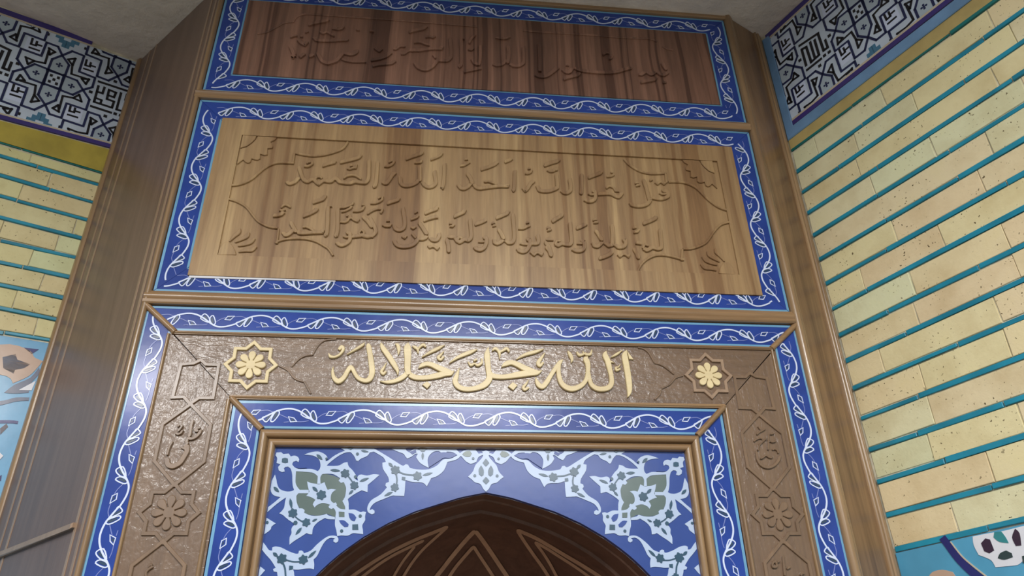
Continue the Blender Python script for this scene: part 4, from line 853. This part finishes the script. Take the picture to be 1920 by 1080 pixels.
LINK = [(S1, '1400,540 1440,590 1480,650', 18), (S3, '635,205 680,245 750,285', 18), (S3, '500,835 600,862 700,862', 18), (S3, '455,880 485,960 495,1080', 24), (S2, '440,445 540,480 660,492', 20), (S2, '405,480 418,560 408,630', 22)]
DOTS = [(S1, 1540, 222, 18), (S1, 1512, 555, 20), (S3, 638, 297, 26), (S3, 228, 292, 18), (S3, 1580, 197, 20), (S3, 1310, 415, 20), (S2, 1525, 250, 16), (S2, 1548, 500, 18), (S1, 1090, 290, 14)]
CLIPV = .493
for sg in (False, True):
    mb = {k: MB() for k in 'GWTB'}; kk = 0
    for ly, k, wz, txt in SPAN:
        z = Zm(F, *wz, mirror=sg); P = soften(z.pts(txt), 3, 42)
        P = clip(P, lambda p: CLIPV-p[1]); P = clip(P, lambda p: .4715-abs(p[0])); P = clip(P, (lambda p: -p[0]+.0002) if not sg else (lambda p: p[0]+.0002))
        kk += 1
        if len(P) > 2: mb[k].poly(F, P, SH-.0005, SH+.0008*ly+.00003*kk+(.000015 if sg else 0))
    for wz, x, y, r in FLOW:
        z = Zm(F, *wz, mirror=sg); (c_,) = z.pts(f'{x},{y}'); mb['T'].disc(F, c_[0], c_[1], z.w(r, x, y)*.92, SH, SH+.0036, 30, 6, .16, .3)
    for wz, a, q, w_ in LEAF:
        z = Zm(F, *wz, mirror=sg); a2, q2 = z.pts(f'{a[0]},{a[1]} {q[0]},{q[1]}')
        P = MB(); mb['T'].leaf(F, a2, q2, z.w(w_, *a), SH, SH+.0034)
    for wz, q, w_ in LINK:
        z = Zm(F, *wz, mirror=sg); mb['T'].stroke(F, z.pts(q), z.w(w_, 500, 500), SH, SH+.0032)
    for wz, x, y, r in DOTS:
        z = Zm(F, *wz, mirror=sg); (c_,) = z.pts(f'{x},{y}'); mb['T'].disc(F, c_[0], c_[1], z.w(r, x, y), SH, SH+.0036, 10)
    for k, nm, m_ in (('G', 'palmette_fields', 'greyleaf'), ('W', 'white_scrollwork', 'white2'), ('T', 'teal_blossoms', 'ttile'), ('B', 'blue_openings', 'blue2')):
        tag(mb[k].build(nm, M[m_], t), kind='stuff')

# ------------------------------------------------------------------ the vaulted niche behind the arch
ang = lambda u, v: math.atan2(v+.05, u)
AR = sorted((ang(u, v), math.hypot(u, v+.05)) for u, v in SP)
def rad(th):
    if th > math.pi/2: th = math.pi-th
    th = max(0, th)
    for (a, r), (c, q) in zip(AR, AR[1:]):
        if a <= th <= c: return r+(q-r)*(th-a)/(c-a) if c > a else r
    return AR[-1][1] if th > AR[-1][0] else AR[0][1]
Y0, YD, KS = .185, .40, .975
def conch(th, ph, k=KS): r = rad(th)*k*math.cos(ph); return Vector((r*math.cos(th), Y0+YD*math.sin(ph), EYE-.05+r*math.sin(th)))
nc = thing('niche_vault', 'dark brown wooden vault with pale inlaid chevrons inside the arch', 'vault', (0, .2, 0))
b = MB(); N_ = 48
prof = [(.0285, 1.0), (.075, 1.0), (.078, .992), (Y0-.01, .992), (Y0-.008, .975), (Y0, .975)]
for i in range(N_):
    a, c = math.pi*i/N_, math.pi*(i+1)/N_
    for (y0_, k0), (y1_, k1) in zip(prof, prof[1:]):
        q = [Vector((rad(x)*k*math.cos(x), y, EYE-.05+rad(x)*k*math.sin(x))) for x, y, k in ((a, y0_, k0), (c, y0_, k0), (c, y1_, k1), (a, y1_, k1))]
        b.face(q)
for sg in (-1, 1):
    for (y0_, k0), (y1_, k1) in zip(prof, prof[1:]):
        b.face([Vector((sg*.435*k, y, z)) for k, y, z in ((k0, y0_, EYE-.05), (k1, y1_, EYE-.05), (k1, y1_, 0), (k0, y0_, 0))])
b.build('arch_reveal', M['niche'], nc, 25)
b = MB(); NP = 16
for i in range(N_):
    for j in range(NP):
        a, c = math.pi*i/N_, math.pi*(i+1)/N_; p, q = math.pi/2*j/NP, math.pi/2*(j+1)/NP
        b.face([conch(a, p), conch(c, p), conch(c, q), conch(a, q)] if j < NP-1 else [conch(a, p), conch(c, p), conch(a, math.pi/2)])
for j in range(NP*2):
    p, q = math.pi*j/NP/2, math.pi*(j+1)/NP/2
    P = lambda x, z: Vector((.435*KS*math.cos(x), Y0+YD*math.sin(x), z))
    b.face([P(p, EYE-.05), P(q, EYE-.05), P(q, 0), P(p, 0)])
b.build('vault_shell', M['niche'], nc, 60)
def on_vault(x, y):
    d = AX_R*((x-960)/FOC) - AX_U*((y-540)/FOC) + AX_F
    def g(t_):
        p = CAM+d*t_; v = p.z-EYE+.05; r = math.hypot(p.x, v) if v > 0 else abs(p.x); R = rad(math.atan2(v, p.x))*KS if v > 0 else .435*KS
        return (r/R)**2+(max(0, p.y-Y0)/YD)**2-1
    t0 = (Y0-CAM.y)/d.y; t1 = (Y0+YD-CAM.y)/d.y
    if g(t0) > 0: return None
    for _ in range(40):
        m_ = (t0+t1)/2
        if g(m_) > 0: t1 = m_
        else: t0 = m_
    return CAM+d*(t0-.004)
N1, N2 = (580, 900, 6), (880, 900, 5.333)
INL = [(N1, '1865,570 1750,690 1600,870 1500,1000 1420,1100 1300,1270', 46), (N2, '60,510 130,600 220,730 300,850 390,985 470,1120', 42), (N1, '1850,745 1740,870 1640,990 1560,1110 1440,1290', 36), (N2, '40,660 110,770 190,890 260,1000 340,1120', 32),
       (N2, '475,500 640,570 800,660 950,750 1120,850 1300,965 1440,1080', 36), (N2, '475,500 560,630 650,760 730,870 800,980 880,1110', 32), (N2, '655,620 780,690 920,780 1060,870 1200,970 1330,1080', 28), (N2, '655,620 730,720 800,830 870,960 940,1090', 28),
       (N1, '1560,525 1400,590 1180,680 950,790 740,910 480,1085 330,1200', 38), (N1, '1560,525 1420,650 1270,790 1150,940 1060,1085 980,1220', 30), (N1, '1290,680 1120,760 940,850 780,950 600,1085 460,1200', 32), (N1, '1190,745 1110,840 1030,950 950,1085 880,1220', 28)]
for wz, q, w_ in INL:
    P = catmull([tuple(float(k) for k in a.split(',')) for a in q.split()], 5); b = MB(); prev = None
    for i_, (x, y) in enumerate(P):
        a, c = P[max(0, i_-1)], P[min(len(P)-1, i_+1)]; d = Vector((c[0]-a[0], c[1]-a[1])).normalized(); n_ = Vector((-d.y, d.x))*w_/2*(.45 if i_ == 0 else 1)
        L_ = on_vault(wz[0]+(x+n_.x)/wz[2], wz[1]+(y+n_.y)/wz[2]); R_ = on_vault(wz[0]+(x-n_.x)/wz[2], wz[1]+(y-n_.y)/wz[2])
        if L_ is None or R_ is None: prev = None; continue
        if prev: b.face([prev[0], prev[1], R_, L_])
        prev = (L_, R_)
    if b.f: b.build('inlay_strip', M['niche_inlay'], nc)

# ------------------------------------------------------------------ canted side boards between the niche front and the room walls
def side_panel(S, u0, u1, label, m, lines, beads, lw):
    t = thing('side_panel', label, 'wood panel', S.at((u0+u1)/2, FLOOR, 0)); b = MB()
    b.quad(S, [(u0, FLOOR), (u1, FLOOR), (u1, TOP-.002), (u0, TOP-.002)], -.02, 0, .0005); b.build('side_board', M[m], t)
    for u in lines:
        b = MB(); b.quad(S, [(u-lw/2, FLOOR), (u+lw/2, FLOOR), (u+lw/2, TOP-.002), (u-lw/2, TOP-.002)], -.001, .0012, .0003); b.build('inlay_line', M['inlay'], t)
    for u, w_, h in beads:
        b = MB(); b.mould(S, (u+w_/2, FLOOR), (u+w_/2, TOP-.002), half_round(w_, h, 7, .0005)); b.build('edge_bead', M['frame_v'], t, 50)
    return t
ul = lambda S, *xy: S.px(*xy)[0]
la, lb, lc, ld = ul(SIDE_L, 237, 243), ul(SIDE_L, 246.5, 243), ul(SIDE_L, 335, 243), ul(SIDE_L, 344.5, 243)
spl = side_panel(SIDE_L, -.536, 0, 'wide plain brown side board with two pairs of pale inlay lines, at left', 'side', [la, lb, lc, ld], [(-.530, .03, .008), ], .0105)
p0, p1 = SIDE_L.px(0, 1043), SIDE_L.px(143, 984)
b = MB(); k = (p1[1]-p0[1])/(p1[0]-p0[0]); x0 = -.50
b.quad(SIDE_L, [(x0, p1[1]+k*(x0-p1[0])-.006), (p1[0], p1[1]-.006), (p1[0], p1[1]+.004), (x0, p1[1]+k*(x0-p1[0])+.004)], -.001, .010, .003); b.build('ledge_strip', M['inlay'], spl)
side_panel(SIDE_R, 0, .1565, 'narrow foreshortened olive brown side board with a bright grooved edge, at right', 'side_r', [], [(.0, .012, .005), (.122, .010, .007), (.134, .012, .009), (.147, .008, .005)], .01)

for o in list(bpy.data.objects):
    if 'org' in o: del o['org']
